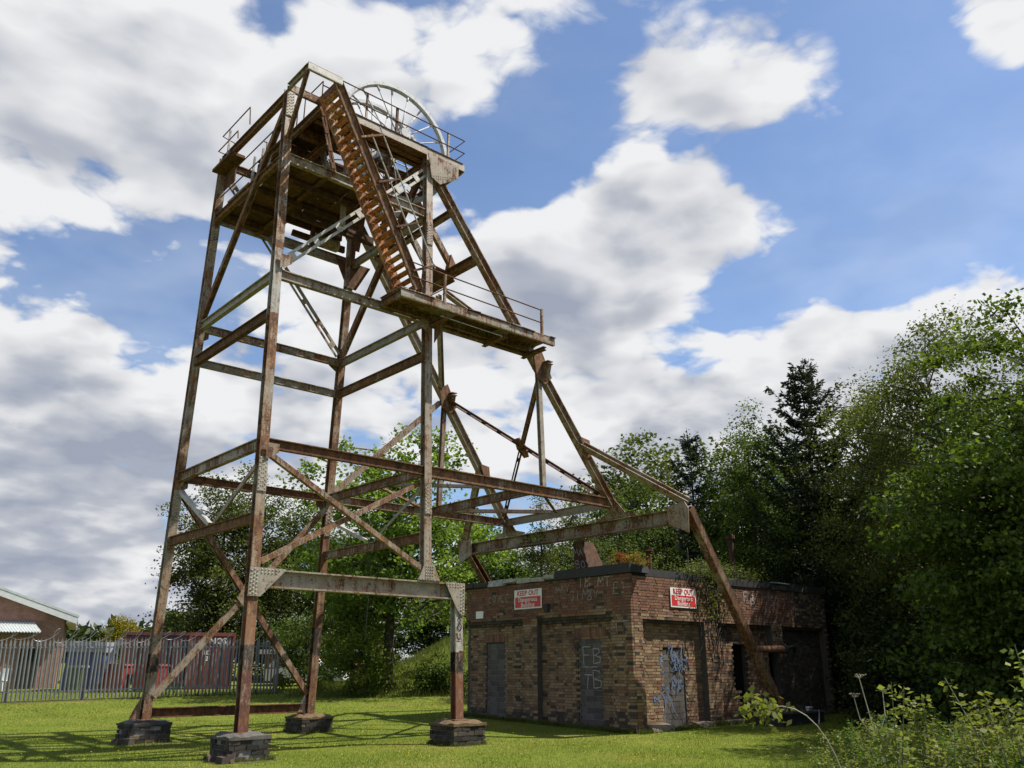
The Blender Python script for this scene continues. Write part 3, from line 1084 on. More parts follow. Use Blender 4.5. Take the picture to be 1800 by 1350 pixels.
# braces
beam('brace', LA(10.15), LD(14.5), 0.07, 0.10, 'steel_light', Y_, 0.15, 'twin', battens=7)
beam('brace', LA(14.7), LB(10.1), 0.14, 0.13, 'steel_rust', X_, 0.15)
beam('brace', LB(14.6), LC(10.1), 0.07, 0.10, 'steel_pale', Y_, 0.15, 'twin', battens=8)
beam('brace', LC(10.15), LD(14.9), 0.16, 0.14, 'steel_mixed', X_, 0.15)
o = Vector((0, -.05, 0))
beam('brace', LA(5.85) + o, LD(3.62) + o, 0.11, 0.0, 'steel_mixed', Y_, 0.18, 'angle')
beam('brace', LA(3.58) - o, LD(5.88) - o, 0.11, 0.0, 'steel_mixed', Y_, 0.18, 'angle', flip=-1)
o = Vector((0, .05, 0))
beam('brace', LB(5.85) + o, LC(.85) + o, 0.14, 0.14, 'steel_mixed', Y_, 0.15, 'i')
beam('brace', LC(5.85) - o, LB(.85) - o, 0.14, 0.13, 'steel_mixed', Y_, 0.15, 'i')
xc = (LB(5.85) + LC(.85)) / 2
part(MB().prism([xc + Vector(v) for v in ((-.28, -.14, -.1), (-.1, -.14, -.3), (.1, -.14, -.3), (.28, -.14, .1), (.1, -.14, .3), (-.1, -.14, .3))], (0, .02, 0)), 'gusset_plate', 'steel_mixed')
ml = (LA(Z2 + .13) + LB(Z2 + .13)) / 2
mr = (LC(Z2 + .13) + LD(Z2 + .13)) / 2
beam('brace', LA(5.8), ml, 0.10, 0, 'steel_mixed', X_, 0.14, 'angle')
beam('brace', LB(5.8), ml, 0.10, 0, 'steel_light', X_, 0.14, 'angle', flip=-1)
beam('brace', LD(5.8), mr, 0.08, 0, 'steel_pale', X_, 0.14, 'angle')
beam('brace', LC(5.5), mr, 0.08, 0, 'steel_light', X_, 0.25, 'angle', flip=-1)
part(MB().tube([mr + Vector((0, 0, -.1)), mr + Vector((.02, 0, -1.2)), mr + Vector((-.01, .02, -2.4))], 0.012, 5), 'hanging_cable', 'spray_black')
for (px, pz) in ((LA, 5.72), (LB, 5.72)):
    pass
# small node plates where girders meet the legs
for fn, zs in ((LA, (Z3 - .22, Z5 + .25)), (LB, (Z3 - .22, Z5 - .22)), (LD, (Z5 - .28,)), (LC, (Z3 - .2, Z5 - .1))):
    for z in zs:
        p = fn(z)
        sx = 1 if fn in (LA, LB) else -1
        dy = -0.16 if fn in (LA, LD) else 0.145
        part(MB().prism([p + Vector((sx * .02, dy, -.16)), p + Vector((sx * .30, dy, .02)), p + Vector((sx * .30, dy, .2)), p + Vector((sx * .02, dy, .2))], (0, .015, 0)), 'node_plate', 'steel_mixed')
cz = Vector((0, -0.02, 0))
part(MB().prism([LD(Z5 + .1) + Vector((.13, -.16, 0)), LD(Z5) + Vector((.55, -.16, .1)), LD(Z5) + Vector((.14, -.16, -.62))], (0, .02, 0)), 'node_plate', 'steel_mixed')

# backstays
ZB = 5.70
beam('backstay', BSN(14.6), BSN(ZB), 0.20, 0.23, 'steel_mixed', (1, 0, .75), 0.0, tw=0.03)
beam('backstay', BSF(14.6), BSF(ZB), 0.20, 0.23, 'steel_mixed', (1, 0, .75), 0.0, tw=0.03)
# L3 extensions and plan bracing at z 6.05
zz = Z3
Pn = [LD(zz), Vector((14.9, LD(zz).y, zz)), BSN(zz + .02)]
Pf = [LC(zz), Vector((14.9, LC(zz).y, zz)), BSF(zz + .02)]
beam('tie_girder', Pn[0], Pn[2], 0.15, 0.27, 'steel_rust', Z_, 0.10)
beam('tie_girder', Pf[0], Pf[2], 0.15, 0.24, 'steel_mixed', Z_, 0.10)
beam('cross_beam', Pn[1], Pf[1], 0.14, 0.24, 'steel_mixed', Z_, 0.08)
beam('cross_beam', Pn[2], Pf[2], 0.14, 0.22, 'steel_pale', Z_, 0.12)
mC = (LC(zz) + LD(zz)) / 2
mE = (Pn[2] + Pf[2]) / 2
beam('plan_brace', mC, Pn[1], 0.10, 0, 'steel_pale', Z_, 0.12, 'angle')
beam('plan_brace', mC, Pf[1], 0.10, 0, 'steel_mixed', Z_, 0.12, 'angle')
beam('plan_brace', Pn[1] + Vector((.3, 0, 0)), mE, 0.09, 0, 'steel_rust', Z_, 0.12, 'angle')
beam('plan_brace', Pf[1], mE, 0.12, 0, 'steel_pale', Z_, 0.12, 'angle')
# L5 extension under the walkway
zz = Z5
beam('tie_girder', LD(zz), BSN(zz), 0.15, 0.26, 'steel_mixed', Z_, 0.08)
# posts and bracing between the backstays
zn = 9.55
beam('post', BSN(zn) + Vector((-.05, 0, 0)), Vector((BSN(zn).x - .05, LD(Z3).y, Z3 + .13)), 0.13, 0.13, 'steel_pale', Y_, 0.0)
beam('post', BSF(9.7), Vector((BSF(9.7).x, LC(Z3).y, Z3 + .12)), 0.13, 0.13, 'steel_mixed', Y_, 0.0)
beam('brace', BSF(9.7), LC(6.1), 0.15, 0.15, 'steel_mixed', Y_, 0.2)
pl = (BSN(8) - BSN(7)).cross(Vector((0, 1, 0))).normalized()
d1a, d1b = BSF(9.75), BSN(6.15)
d2a, d2b = BSN(9.5), BSF(6.2)
beam('brace', d1a, d1b, 0.055, 0.06, 'steel_brown', pl, 0.15, 'twin', battens=10)
mid = (d2a + d2b) / 2
part(MB().ibeam(d2a, d2a.lerp(d2b, .48), 0.12, 0.10, pl), 'brace', 'steel_rust')
part(MB().twin(d2a.lerp(d2b, .48), d2b, 0.045, 0.05, pl, 3), 'brace', 'steel_brown')
cx = d2a.lerp(d2b, .48)
sv = Vector((0, 1, 0)); tv = pl.cross(sv)
part(MB().prism([cx + sv * a + tv * b - pl * .02 for a, b in ((-.10, -.32), (.10, -.32), (.2, 0), (.10, .34), (-.10, .34), (-.2, 0))], pl * .04), 'gusset_plate', 'steel_rust')
# cross beam and V between the backstays higher up
zc = 12.39
beam('cross_beam', BSN(zc), BSF(zc), 0.22, 0.24, 'steel_rust', Z_, 0.1)
beam('cross_beam', BSN(13.55), BSF(13.55), 0.16, 0.16, 'steel_mixed', Z_, 0.1)
vm = (BSN(zc - .15) + BSF(zc - .15)) / 2
beam('brace', vm, BSN(9.85), 0.15, 0.14, 'steel_pale', pl, 0.25)
beam('brace', vm, BSF(9.85), 0.13, 0.13, 'steel_pale', pl, 0.25)
part(MB().prism([vm + sv * a + tv * b for a, b in ((-.75, .08), (.75, .08), (.75, -.2), (.3, -.62), (-.3, -.62), (-.75, -.2))], pl * .03), 'gusset_plate', 'steel_brown')
# rope guide timbers parallel to the backstays
for yy_ in (17.85, 18.75):
    a = BSN(14.45); b = BSN(zc + .05)
    a = Vector((a.x + .1, yy_, a.z)); b = Vector((b.x + .05, yy_, b.z + .15))
    g = part(MB().bar(a, b, 0.13, 0.16, (1, 0, .75)), 'rope_guide', 'steel_rust')
    part(MB().prism([b + Vector((-.08, -.09, .35)), b + Vector((-.16, -.09, -.1)), b + Vector((.26, -.09, -.12)), b + Vector((.1, -.09, .06))], (0, .18, 0)), 'guide_bracket', 'steel_rust', g)
# node brackets on the backstays
for fn, zb in ((BSN, 9.6), (BSF, 9.7)):
    p = fn(zb)
    part(MB().prism([p + Vector((-.30, -.16, .25)), p + Vector((.0, -.16, .45)), p + Vector((.38, -.16, -.25)), p + Vector((.12, -.16, -.50)), p + Vector((-.2, -.16, -.35))], (0, .03, 0)), 'gusset_plate', 'steel_rust')
    part(MB().ibeam(p + Vector((.12, -.38, .10)), p + Vector((.12, .28, .10)), .20, .10, (0, 0, 1)), 'strut_stub', 'steel_mixed')
    part(MB().prism([p + Vector((.06, -.36, .04)), p + Vector((.06, .15, .04)), p + Vector((.14, .05, -.4)), p + Vector((.14, -.15, -.4))], (.12, 0, -.0)), 'stub_gusset', 'steel_mixed')
# big transverse girder carrying the backstays, its splayed end legs and side struts
GX, GZ0, GZ1 = 18.30, 5.27, 5.64
tg = part(MB().ibeam((GX, 13.95, (GZ0 + GZ1) / 2), (GX, 23.25, (GZ0 + GZ1) / 2), 0.30, GZ1 - GZ0, Z_, tf=0.03, tw=0.03), 'transverse_girder', 'steel_mixed')
scrawl('JIMMY', .20, (GX - .02, 16.05, 5.37), (0, -1, 0), (0, 0, 1), 'spray_black', tg, .025, 4)
for s_, y0 in ((-1, 13.80), (1, 23.40)):
    top = Vector((GX, y0, 5.62)); ft = Vector((22.30, y0 + (.28 if s_ < 0 else -.28), 0.42))
    part(MB().channel(top, ft, 0.22, 0.22, (1, 0, .75), t=0.03, side=-s_), 'end_leg', 'steel_rake')
    part(MB().prism([(GX - .16, y0 - .14 * s_ * 0 - .0, 5.80), (GX - .16, y0 - s_ * .55, 5.72), (GX - .16, y0 - s_ * .60, 5.25), (GX - .16, y0 - s_ * .22, 5.1), (GX - .16, y0 + s_ * .1, 4.95), (GX - .16, y0 + s_ * .13, 5.6)], (-.025, 0, 0)), 'gusset_plate', 'steel_mixed')
    fn = BSN if s_ < 0 else BSF
    a = fn(7.65)
    b = Vector((GX, y0 + s_ * .02, 5.78))
    part(MB().ibeam(a, b, 0.20, 0.16, (1, 0, 1)), 'side_strut', 'steel_mixed')
    q = fn(7.55)
    part(MB().prism([q + Vector((-.16, -.16, .25)), q + Vector((.2, -.16, .2)), q + Vector((.25, -.16, -.25)), q + Vector((.05, -.16, -.35))], (0, .02, 0)), 'gusset_plate', 'steel_rust')
    e = fn(ZB)
    for q_ in (-1, 1):
        part(MB().prism([(e.x - .10, e.y + q_ * .09, 5.66), (e.x - .10, e.y + q_ * .75, 5.66), (e.x - .10, e.y + q_ * .72, 5.71), (e.x - .12, e.y + q_ * .35, 5.80), (e.x - .3, e.y + q_ * .09, 6.2)], (.025, 0, 0)), 'knee_plate', 'steel_mixed')
    part(MB().prism([(e.x - .12, e.y - .3, 5.69), (e.x + .2, e.y - .3, 5.69), (e.x + .2, e.y + .3, 5.69), (e.x - .12, e.y + .3, 5.69)], (0, 0, .05)), 'shoe', 'steel_mixed')

# top bracket at D carrying the backstay
p = LD(14.3)
yb = p.y - .16
br = part(MB().prism([(DX - .12, yb, 14.92), (DX + .92, yb, 14.92), (DX + .92, yb, 14.52), (DX + .3, yb, 14.10), (DX + .02, yb, 14.22)], (0, .03, 0)), 'bracket_plate', 'steel_rake')
rivets([(DX + .10 + i * .075, yb - .0, 14.24 - 0.02 + i * .022 + r * .07) for i in range(10) for r in range(2)], (0, -1, 0), br, 0.016)
part(MB().prism([LC(14.2) + Vector((-.9, -.2, .6)), LC(14.2) + Vector((.3, -.2, .6)), LC(14.2) + Vector((.15, -.2, -.7)), LC(14.2) + Vector((-.15, -.2, -.7))], (0, .03, 0)), 'bracket_plate', 'steel_brown')
part(MB().prism([LC(13) + Vector((-.6, -.2, .1)), LC(13) + Vector((.6, -.2, .1)), LC(13) + Vector((.15, -.2, -.75)), LC(13) + Vector((-.15, -.2, -.75))], (0, .03, 0)), 'bracket_plate', 'steel_brown')

# lower deck: joists and rusty plates
deck = part(MB().channel((8.45, LA(Z6).y, Z6 - .05), (8.45, 20.4, Z6 - .05), .12, .2), 'lower_deck', 'steel_brown')
random.seed(5)
for i, x0 in enumerate(np.arange(AX + .10, 10.2, 0.46)):
    y1 = 20.45 if x0 < 8.4 else 19.35
    y = LA(Z6).y + .1
    while y < y1 - .1:
        e = min(y1, y + random.uniform(.8, 1.5))
        if not (x0 > 9.2 and y > 18.6 and random.random() < .6):
            dz = random.uniform(-.015, .015)
            mb = MB().box((x0, y, Z6 - .06 + dz), (x0 + .45, e - .012, Z6 - .04 + dz), jit=0.006)
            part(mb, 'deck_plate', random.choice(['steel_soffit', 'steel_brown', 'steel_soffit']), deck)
        y = e
for yj in (17.2, 18.1, 19.0, 19.9):
    part(MB().channel((AX + .1, yj, Z6 - .17), (10.3 if yj < 19.3 else 8.4, yj, Z6 - .17), .08, .16), 'joist', 'steel_soffit', deck)
# ladder-like grating and rails at the B end of the lower deck
for i in range(7):
    part(MB().bar((AX + .12 + i * .1, 18.9, Z6 + .42), (AX + .12 + i * .1, 20.2, Z6 + .42), .03, .03), 'grating_bar', 'steel_light', deck)
for zc_, y0, y1 in ((Z6 + .55, 16.8, 20.3), (Z6 + 1.05, 16.8, 20.3)):
    part(MB().tube([(AX - .05, y0, zc_), (AX - .05, y1, zc_)], .018, 6), 'rail', 'steel_brown', deck)
part(MB().prism([(AX + .05, 19.75, 13.95), (AX + .05, 20.45, 13.95), (AX + .05, 20.45, 14.8), (AX + .05, 19.75, 14.8)], (.03, 0, 0)), 'side_plate', 'steel_brown', deck)
for y_ in (18.1, 18.6, 19.1):
    part(MB().bar((AX + .25, y_, Z6), (AX + .25, y_ - .1, Z6 + 1.3), .05, .05, X_), 'stanchion', 'steel_light', deck)

# upper deck carrying the wheels
UZ = 15.17
ud = part(MB().channel((8.30, 16.69, 15.06), (12.75, 16.69, 15.06), .10, .24, side=1), 'upper_deck', 'steel_pale')
part(MB().channel((8.30, 20.45, 15.06), (12.75, 20.45, 15.06), .10, .24, side=-1), 'edge_channel', 'steel_pale', ud)
part(MB().channel((8.30, 16.76, 15.06), (8.30, 20.38, 15.06), .10, .24), 'edge_channel', 'steel_rust', ud)
part(MB().channel((12.72, 16.76, 15.06), (12.72, 20.38, 15.06), .10, .24), 'edge_channel', 'steel_pale', ud)
# plates round the wheel slot, coping strip with rivets along the front
for x0 in np.arange(8.36, 12.6, .62):
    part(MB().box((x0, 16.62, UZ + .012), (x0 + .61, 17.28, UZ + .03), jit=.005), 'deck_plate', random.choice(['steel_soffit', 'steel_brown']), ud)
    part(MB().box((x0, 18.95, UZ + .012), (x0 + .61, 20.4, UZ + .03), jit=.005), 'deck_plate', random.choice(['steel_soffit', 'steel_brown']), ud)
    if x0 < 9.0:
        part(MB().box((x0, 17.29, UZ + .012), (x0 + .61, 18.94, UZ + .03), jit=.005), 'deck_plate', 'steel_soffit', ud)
for yj in (16.95, 17.2, 18.05, 18.98, 19.8):
    part(MB().ibeam((8.36, yj, 15.0), (12.66, yj, 15.0), .14, .26), 'joist', 'steel_rust', ud)
for xj in (9.0, 12.4):
    part(MB().ibeam((xj, 16.76, 14.78), (xj, 20.38, 14.78), .14, .2), 'cross_joist', 'steel_rust', ud)
part(MB().box((8.36, 16.60, 14.925), (12.72, 17.1, 14.937)), 'soffit_plate', 'steel_rust', ud)
rivets([(8.5 + i * .16, 16.64, UZ + .03) for i in range(26)], (0, 0, 1), ud, .02)
# front guard rail of the upper deck
gr = part(MB().bar((9.50, 16.66, UZ), (9.50, 16.66, 16.0), .05, .05, X_), 'guard_rail', 'steel_mixed')
for x_ in (10.44, 12.17):
    part(MB().bar((x_, 16.66, UZ), (x_, 16.66, 15.99), .06, .06, X_), 'post', 'steel_mixed', gr)
for z_ in (15.97, 15.56):
    part(MB().tube([(8.18, 16.6, z_ - .02), (12.74, 16.64, z_), (12.76, 17.6, z_ + .02)], .017, 6), 'rail', 'steel_brown', gr)
# rear guard rail and rails on the far side
for z_ in (15.97, 15.56):
    part(MB().tube([(8.4, 20.45, z_), (12.74, 20.45, z_)], .017, 6), 'rail', 'steel_brown', gr)
for x_ in (8.5, 9.9, 11.3, 12.7):
    part(MB().bar((x_, 20.45, UZ), (x_, 20.45, 15.98), .05, .05, X_), 'post', 'steel_mixed', gr)
# hooped rails by the landing
part(MB().tube([(8.35, 16.95, UZ), (8.35, 16.95, 15.95), (8.35, 17.9, 15.95), (8.35, 17.9, UZ)], .017, 6), 'rail', 'steel_brown', gr)
part(MB().tube([(8.35, 18.3, UZ), (8.35, 18.3, 16.1), (8.35, 19.6, 16.1), (8.35, 19.6, UZ)], .017, 6), 'rail', 'steel_brown', gr)

# rails of the small gantry at the B end
bg_ = part(MB().bar((AX - .25, 19.62, 14.45), (AX - .25, 19.62, 15.32), .05, .05, X_), 'gantry_rail', 'steel_light')
part(MB().tube([(AX - .28, 18.25, 14.75), (AX - .28, 18.35, 15.32), (AX - .28, 20.05, 15.32), (AX + .25, 20.15, 15.3)], .016, 6), 'rail', 'steel_brown', bg_)
part(MB().tube([(AX - .28, 18.95, 14.7), (AX - .28, 19.0, 14.95), (AX - .28, 20.25, 14.95), (AX + .25, 20.3, 14.95)], .016, 6), 'rail', 'steel_brown', bg_)
part(MB().box((AX - .3, 19.3, 14.42), (AX + .1, 20.5, 14.5)), 'bracket', 'steel_brown', bg_)

# landing at the head of the stair
LZ = 15.02
ld = part(MB().channel((7.25, 15.58, LZ), (8.17, 15.58, LZ), .07, .20, side=1), 'landing', 'steel_light')
part(MB().channel((7.28, 15.62, LZ), (7.28, 16.62, LZ), .07, .20, side=1), 'edge_channel', 'steel_pale', ld)
part(MB().channel((8.13, 15.62, LZ), (8.13, 16.62, LZ), .07, .20, side=-1), 'edge_channel', 'steel_rust', ld)
part(MB().channel((7.32, 16.60, LZ), (8.6, 16.60, LZ), .07, .20, side=1), 'edge_channel', 'steel_rust', ld)
beam('strut', Vector((7.27, 15.6, LZ - .1)), LA(13.55) + Vector((0, -.1, 0)), .09, .09, 'steel_rust', X_, 0.02, parent=ld)
beam('strut', Vector((8.13, 16.5, LZ - .1)), LA(13.15) + Vector((1.35, .0, 0)), .05, .03, 'steel_rust', Y_, 0.02, 'twin', parent=ld, battens=4)

# stair
SN, SF = 15.60, 16.33
def SP(t, y): return Vector((8.10 + 2.53 * t, y, 14.93 - 4.62 * t))
st = part(MB().channel(SP(-.01, SN), SP(1.0, SN), .07, .26, (.88, 0, .48), side=-1), 'stair', 'steel_rust')
part(MB().channel(SP(-.01, SF), SP(1.0, SF), .07, .26, (.88, 0, .48), side=1), 'stringer', 'steel_orange', st)  # paler than the near stringer: sunlight on its inner face put into colour
NT = 25
for i in range(NT):
    c = SP((i + .6) / NT, 0)
    random.seed(i)
    t_ = MB().box((c.x - .065, SN + .045, c.z - .012), (c.x + .065, SF - .045, c.z + .012), jit=.006)
    t_.box((c.x + .05, SN + .05, c.z - .045), (c.x + .065, SF - .05, c.z - .013), jit=.004)
    part(t_, 'tread', 'steel_orange', st)
nrm = Vector((.876, 0, .48))
ps = [.26, .48, .70, .915]
hr = MB().bar(SP(ps[0], SN - .05), SP(ps[0], SN - .05) + nrm * .72, .05, .05, Y_).build('stair_rail', 'steel_mixed', HF)
for t in ps[1:]:
    part(MB().bar(SP(t, SN - .05), SP(t, SN - .05) + nrm * .72, .05, .05, Y_), 'post', 'steel_brown', hr)
for k in (.36, .70):
    part(MB().tube([SP(.22 if k > .5 else .25, SN - .05) + nrm * k, SP(.93, SN - .05) + nrm * k], .017, 6), 'rail', 'steel_light', hr)
# slim twin angle hanging beside the stair
part(MB().twin(SP(.2, SN) + nrm * .1 + Vector((0, .3, 0)), SP(.62, SN) + nrm * .12 + Vector((0, .3, 0)), .03, .02, Y_, 4), 'hanger', 'steel_mixed', hr)

# walkway out to the backstay
WZ = 10.08
wk = part(MB().channel((10.05, 15.52, WZ - .06), (15.08, 15.52, WZ - .06), .09, .20, side=1), 'walkway', 'steel_mixed')
part(MB().channel((10.05, 16.30, WZ - .06), (15.08, 16.30, WZ - .06), .09, .20, side=-1), 'edge_channel', 'steel_mixed', wk)
random.seed(11)
x = 10.02
while x < 15.05:
    e = min(15.1, x + random.uniform(.35, .6))
    part(MB().box((x, 15.45 + random.uniform(-.03, .03), WZ + .045), (e - .01, 16.36, WZ + .07), jit=.008), 'deck_plank', random.choice(['steel_rust', 'steel_mixed', 'steel_brown']), wk)
    x = e
part(MB().channel((10.05, 15.57, WZ - .09), (10.05, 16.25, WZ - .09), .08, .2), 'end_channel', 'steel_rust', wk)
for x_ in (11.34, 14.62):
    part(MB().bar((x_, 15.50, WZ), (x_, 15.50, WZ + .80), .06, .06, X_), 'post', 'steel_mixed', wk)
part(MB().bar((11.34, 16.3, WZ), (11.34, 16.3, WZ + .8), .05, .05, X_), 'post', 'steel_mixed', wk)
for z_ in (.79, .42):
    part(MB().tube([(10.35, 15.50, WZ + z_ + .03), (11.34, 15.49, WZ + z_), (14.62, 15.50, WZ + z_ - .02)], .017, 6), 'rail', 'steel_brown', wk)
part(MB().tube([(11.34, 15.5, WZ + .42), (10.9, 16.3, WZ + .1)], .016, 6), 'rail', 'steel_mixed', wk)
part(MB().tube([(11.3, 15.6, WZ - .29), (13.3, 15.6, WZ - .31), (13.35, 15.75, WZ - .28)], .012, 6), 'conduit', 'steel_light', wk)
for x_ in (11.51, 13.4, 14.8):
    part(MB().ibeam((x_, 15.58, WZ - .27), (x_, 16.5, WZ - .27), .12, .1), 'cantilever', 'steel_rust', wk)

# guide frames and clutter between the decks
random.seed(61)
for x_, y_ in ((9.35, 17.3), (9.35, 18.9), (10.6, 17.3), (10.6, 18.9), (11.2, 20.2)):
    part(MB().angle((x_, y_, Z6 - .9), (x_, y_, 14.9), .11, X_, t=.014), 'guide_post', random.choice(['steel_brown', 'steel_mixed', 'steel_rust']))
for k in range(9):
    z_ = random.uniform(13.3, 14.6)
    part(MB().angle((9.35, 17.3 + random.uniform(0, .2), z_), (10.6, random.choice([17.3, 18.9]), z_ + random.uniform(-.5, .5)), .08, Z_, t=.012), 'guide_brace', random.choice(['steel_brown', 'steel_mixed', 'steel_rust']))
part(MB().tube([(9.6, 19.2, 12.75), (10.3, 19.2, 12.75)], .17, 12), 'drum', 'steel_pale')
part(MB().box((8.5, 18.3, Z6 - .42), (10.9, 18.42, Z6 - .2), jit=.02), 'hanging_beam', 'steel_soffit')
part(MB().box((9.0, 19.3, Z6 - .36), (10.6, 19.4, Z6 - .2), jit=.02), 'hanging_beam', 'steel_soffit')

# winding wheels
def sheave(y, cx, cz, R, label=None):
    w = MB()
    n, sec = 64, [(-.065, 0), (-.065, -.105), (-.03, -.145), (.03, -.145), (.065, -.105), (.065, 0), (.042, .0), (.022, -.05), (-.022, -.05), (-.042, .0)]
    vs_, fs = [], []
    for i in range(n):
        a = 2 * math.pi * i / n
        for (dy, dr) in sec:
            r = R + dr
            vs_.append((cx + math.cos(a) * r, y + dy, cz + math.sin(a) * r))
    k = len(sec)
    for i in range(n):
        for j in range(k):
            fs.append((i * k + j, i * k + (j + 1) % k, ((i + 1) % n) * k + (j + 1) % k, ((i + 1) % n) * k + j))
    w.add(vs_, fs)
    root = part(w, 'winding_wheel', 'sheave_paint')
    for i in range(20):
        a = 2 * math.pi * (i + .35) / 20
        s = 1 if i % 2 else -1
        p0 = Vector((cx + math.cos(a) * .13, y + s * .17, cz + math.sin(a) * .13))
        p1 = Vector((cx + math.cos(a) * (R - .14), y + s * .02, cz + math.sin(a) * (R - .14)))
        sp_ = MB().tube([p0, p1], .019, 6)
        sp_.tube([p0.lerp(p1, .90), p1], [.028, .036], 6)
        part(sp_, 'spoke', 'sheave_paint', root, True)
    hub = MB().tube([(cx, y - .3, cz), (cx, y - .2, cz), (cx, y - .19, cz), (cx, y + .19, cz), (cx, y + .2, cz), (cx, y + .3, cz)], [.09, .09, .24, .24, .09, .09], 14)
    part(hub, 'hub', 'sheave_paint', root)
    for s in (-1, 1):
        b = MB().box((cx - .28, y + s * .42 - .12, UZ + .03), (cx + .28, y + s * .42 + .12, UZ + .18))
        b.box((cx - .17, y + s * .42 - .09, UZ + .182), (cx + .17, y + s * .42 + .09, cz + .05))
        b.tube([(cx, y + s * .42 - .1, cz + .04), (cx, y + s * .42 + .1, cz + .04)], .15, 10)
        part(b, 'bearing', 'sheave_paint', root)
    return root


sheave(17.50, 10.95, 15.58, 1.80)
sheave(18.55, 10.95, 15.58, 1.80)
# ------------------------------------------------------------------ winding-house shell of brick
BX0, BX1, BY0, BY1, BH = 17.37, 27.15, 15.15, 22.35, 4.05
BW = thing('brick_building', ((BX0 + BX1) / 2, (BY0 + BY1) / 2, 0), 'derelict flat-roofed brick winding house with bricked-up doorways under the headframe', 'building')
WALL = part(MB().box((BX0 + .30, BY0 + .30, 0), (BX0 + .45, BY1, BH)), 'wall_core', 'mortar', BW)
BL, BHT, JT = 0.228, 0.076, 0.011
CAMP = Vector((0, 0, 1.6))
ALLB = []      # (area score, palette, frame, u0,u1,z0,z1, depth)


def in_rects(u, z, rects):
    return any(a <= u <= b and c <= z <= d for a, b, c, d in rects)


def brick_region(face, u0, u1, z0, z1, depth, pal, course=BHT, length=BL, skip=(), drop=0.0, thick=0.085, seed=0, bedmat='mortar'):
    """courses of bricks over a rectangle of a facade; depth = set back from the wall face"""
    rg = random.Random(seed + int(u0 * 100))
    n = max(1, round((z1 - z0) / course))
    ch = (z1 - z0) / n
    for i in range(n):
        zb = z0 + i * ch
        u = u0 - (length * .75 if i % 2 else 0)
        k_ = i % 2
        while u < u1 - .01:
            bl = length if (k_ % 2 == 0 or length != BL) else length * .5
            k_ += 1
            a, b = max(u, u0), min(u + bl, u1)
            u += bl
            if b - a < .035:
                continue
            if in_rects((a + b) / 2, zb + ch / 2, skip) or rg.random() < drop:
                continue
            p = pal(rg, (a + b) / 2, zb) if callable(pal) else pal
            ALLB.append((face, a + JT / 2, b - JT / 2, zb + JT / 2, zb + ch - JT / 2, depth + rg.uniform(-.006, .008), p, thick))
    # mortar bed just behind the brick faces
    f = FACES.setdefault((face, bedmat, round(u0) if bedmat != 'mortar' else 0), MB())
    if not skip:
        bed(f, face, u0, u1, z0, z1, depth)
    else:
        zs = sorted({z0, z1, *[min(max(v, z0), z1) for r in skip for v in r[2:]]})
        us = sorted({u0, u1, *[min(max(v, u0), u1) for r in skip for v in r[:2]]})
        for za, zb in zip(zs, zs[1:]):
            for ua, ub in zip(us, us[1:]):
                if not in_rects((ua + ub) / 2, (za + zb) / 2, skip):
                    bed(f, face, ua, ub, za, zb, depth)


def bed(f, face, u0, u1, z0, z1, depth):
    a, b = depth + .013, depth + .22
    if face == 'L':
        u0 = max(u0, BY0 + .1)
        f.box((BX0 + a, u0, z0), (BX0 + b, u1, z1))
    else:
        f.box((u0, BY0 + a, z0), (u1, BY0 + b, z1))


FACES = {}
ZR = 2.80


def pal_left(rg, u, z):
    r = rg.random()
    if z > 2.95 - .2 * math.sin(u * 3):
        return 'brick_red' if r < .93 else 'brick_soot_shade'
    if z < .4:
        return 'brick_soot_shade' if r < .55 else 'brick_buff'
    return 'brick_buff' if r < .80 else ('brick_red' if r < .90 else 'brick_soot_shade')


def pal_right(rg, u, z):
    r = rg.random()
    if u > 25.2:
        return 'brick_soot_shade' if r < .6 else 'brick_buff'  # tree shade over the right end is put into darker bricks
    if z > 2.9:
        return 'brick_red' if r < .9 else 'brick_buff'
    return 'brick_buff' if r < .62 else ('brick_red' if r < .88 else 'brick_soot_shade')


def pal_recess_r(rg, u, z):
    r = rg.random()
    if u > 24:
        return 'brick_soot_shade' if r < .8 else 'brick_grey'  # shade filling the last bay is put into the brick colours
    if u > 21:
        return 'brick_red' if r < .35 else ('brick_buff' if r < .75 else 'brick_soot_shade')
    return 'brick_buff' if r < .8 else 'brick_red'


RC = 0.19
# left facade (normal -x, u = y)
brick_region('L', BY0, 22.1, ZR + .16, BH - .07, 0, pal_left, seed=1)
brick_region('L', BY0, 15.88, 0.0, ZR + .16, 0, pal_left, seed=2)
brick_region('L', 18.77, 19.40, 0.0, ZR + .16, 0, pal_left, seed=3)
# dentil courses over the recesses
for a, b in ((15.88, 18.77), (19.40, 22.10)):
    brick_region('L', a, b, ZR + .08, ZR + .16, 0.05, 'brick_soot_shade', seed=4)
    brick_region('L', a, b, ZR, ZR + .08, 0.11, 'brick_soot_shade', length=.12, seed=5)
DL = [(15.88, 18.77, (16.35, 17.35, 0, 2.38)), (19.40, 22.10, (20.38, 21.30, .0, 2.32))]
for a, b, d in DL:
    brick_region('L', a, b, 0.14, ZR, RC, pal_left, skip=(d,), seed=6)
    brick_region('L', d[0] + .02, d[1] - .02, .14, d[3] - .02, RC + .03, 'brick_grey', course=.15, length=.33, seed=8, bedmat='mortar_pale')
    # sloping sill of bricks on edge
    y = a + .01
    while y < b - .05:
        ALLB.append(('LS', y, y + .075, 0.0, .15, 0, 'brick_soot_shade' if random.random() < .5 else 'brick_buff', .2))
        y += .084
# red header band above the wall's lintels
brick_region('L', 16.25, 17.45, 2.40, 2.64, RC - .012, 'brick_red', course=.24, length=.076, thick=.05, seed=9)
brick_region('L', 20.28, 21.40, 2.34, 2.58, RC - .012, 'brick_red', course=.24, length=.076, thick=.05, seed=10)
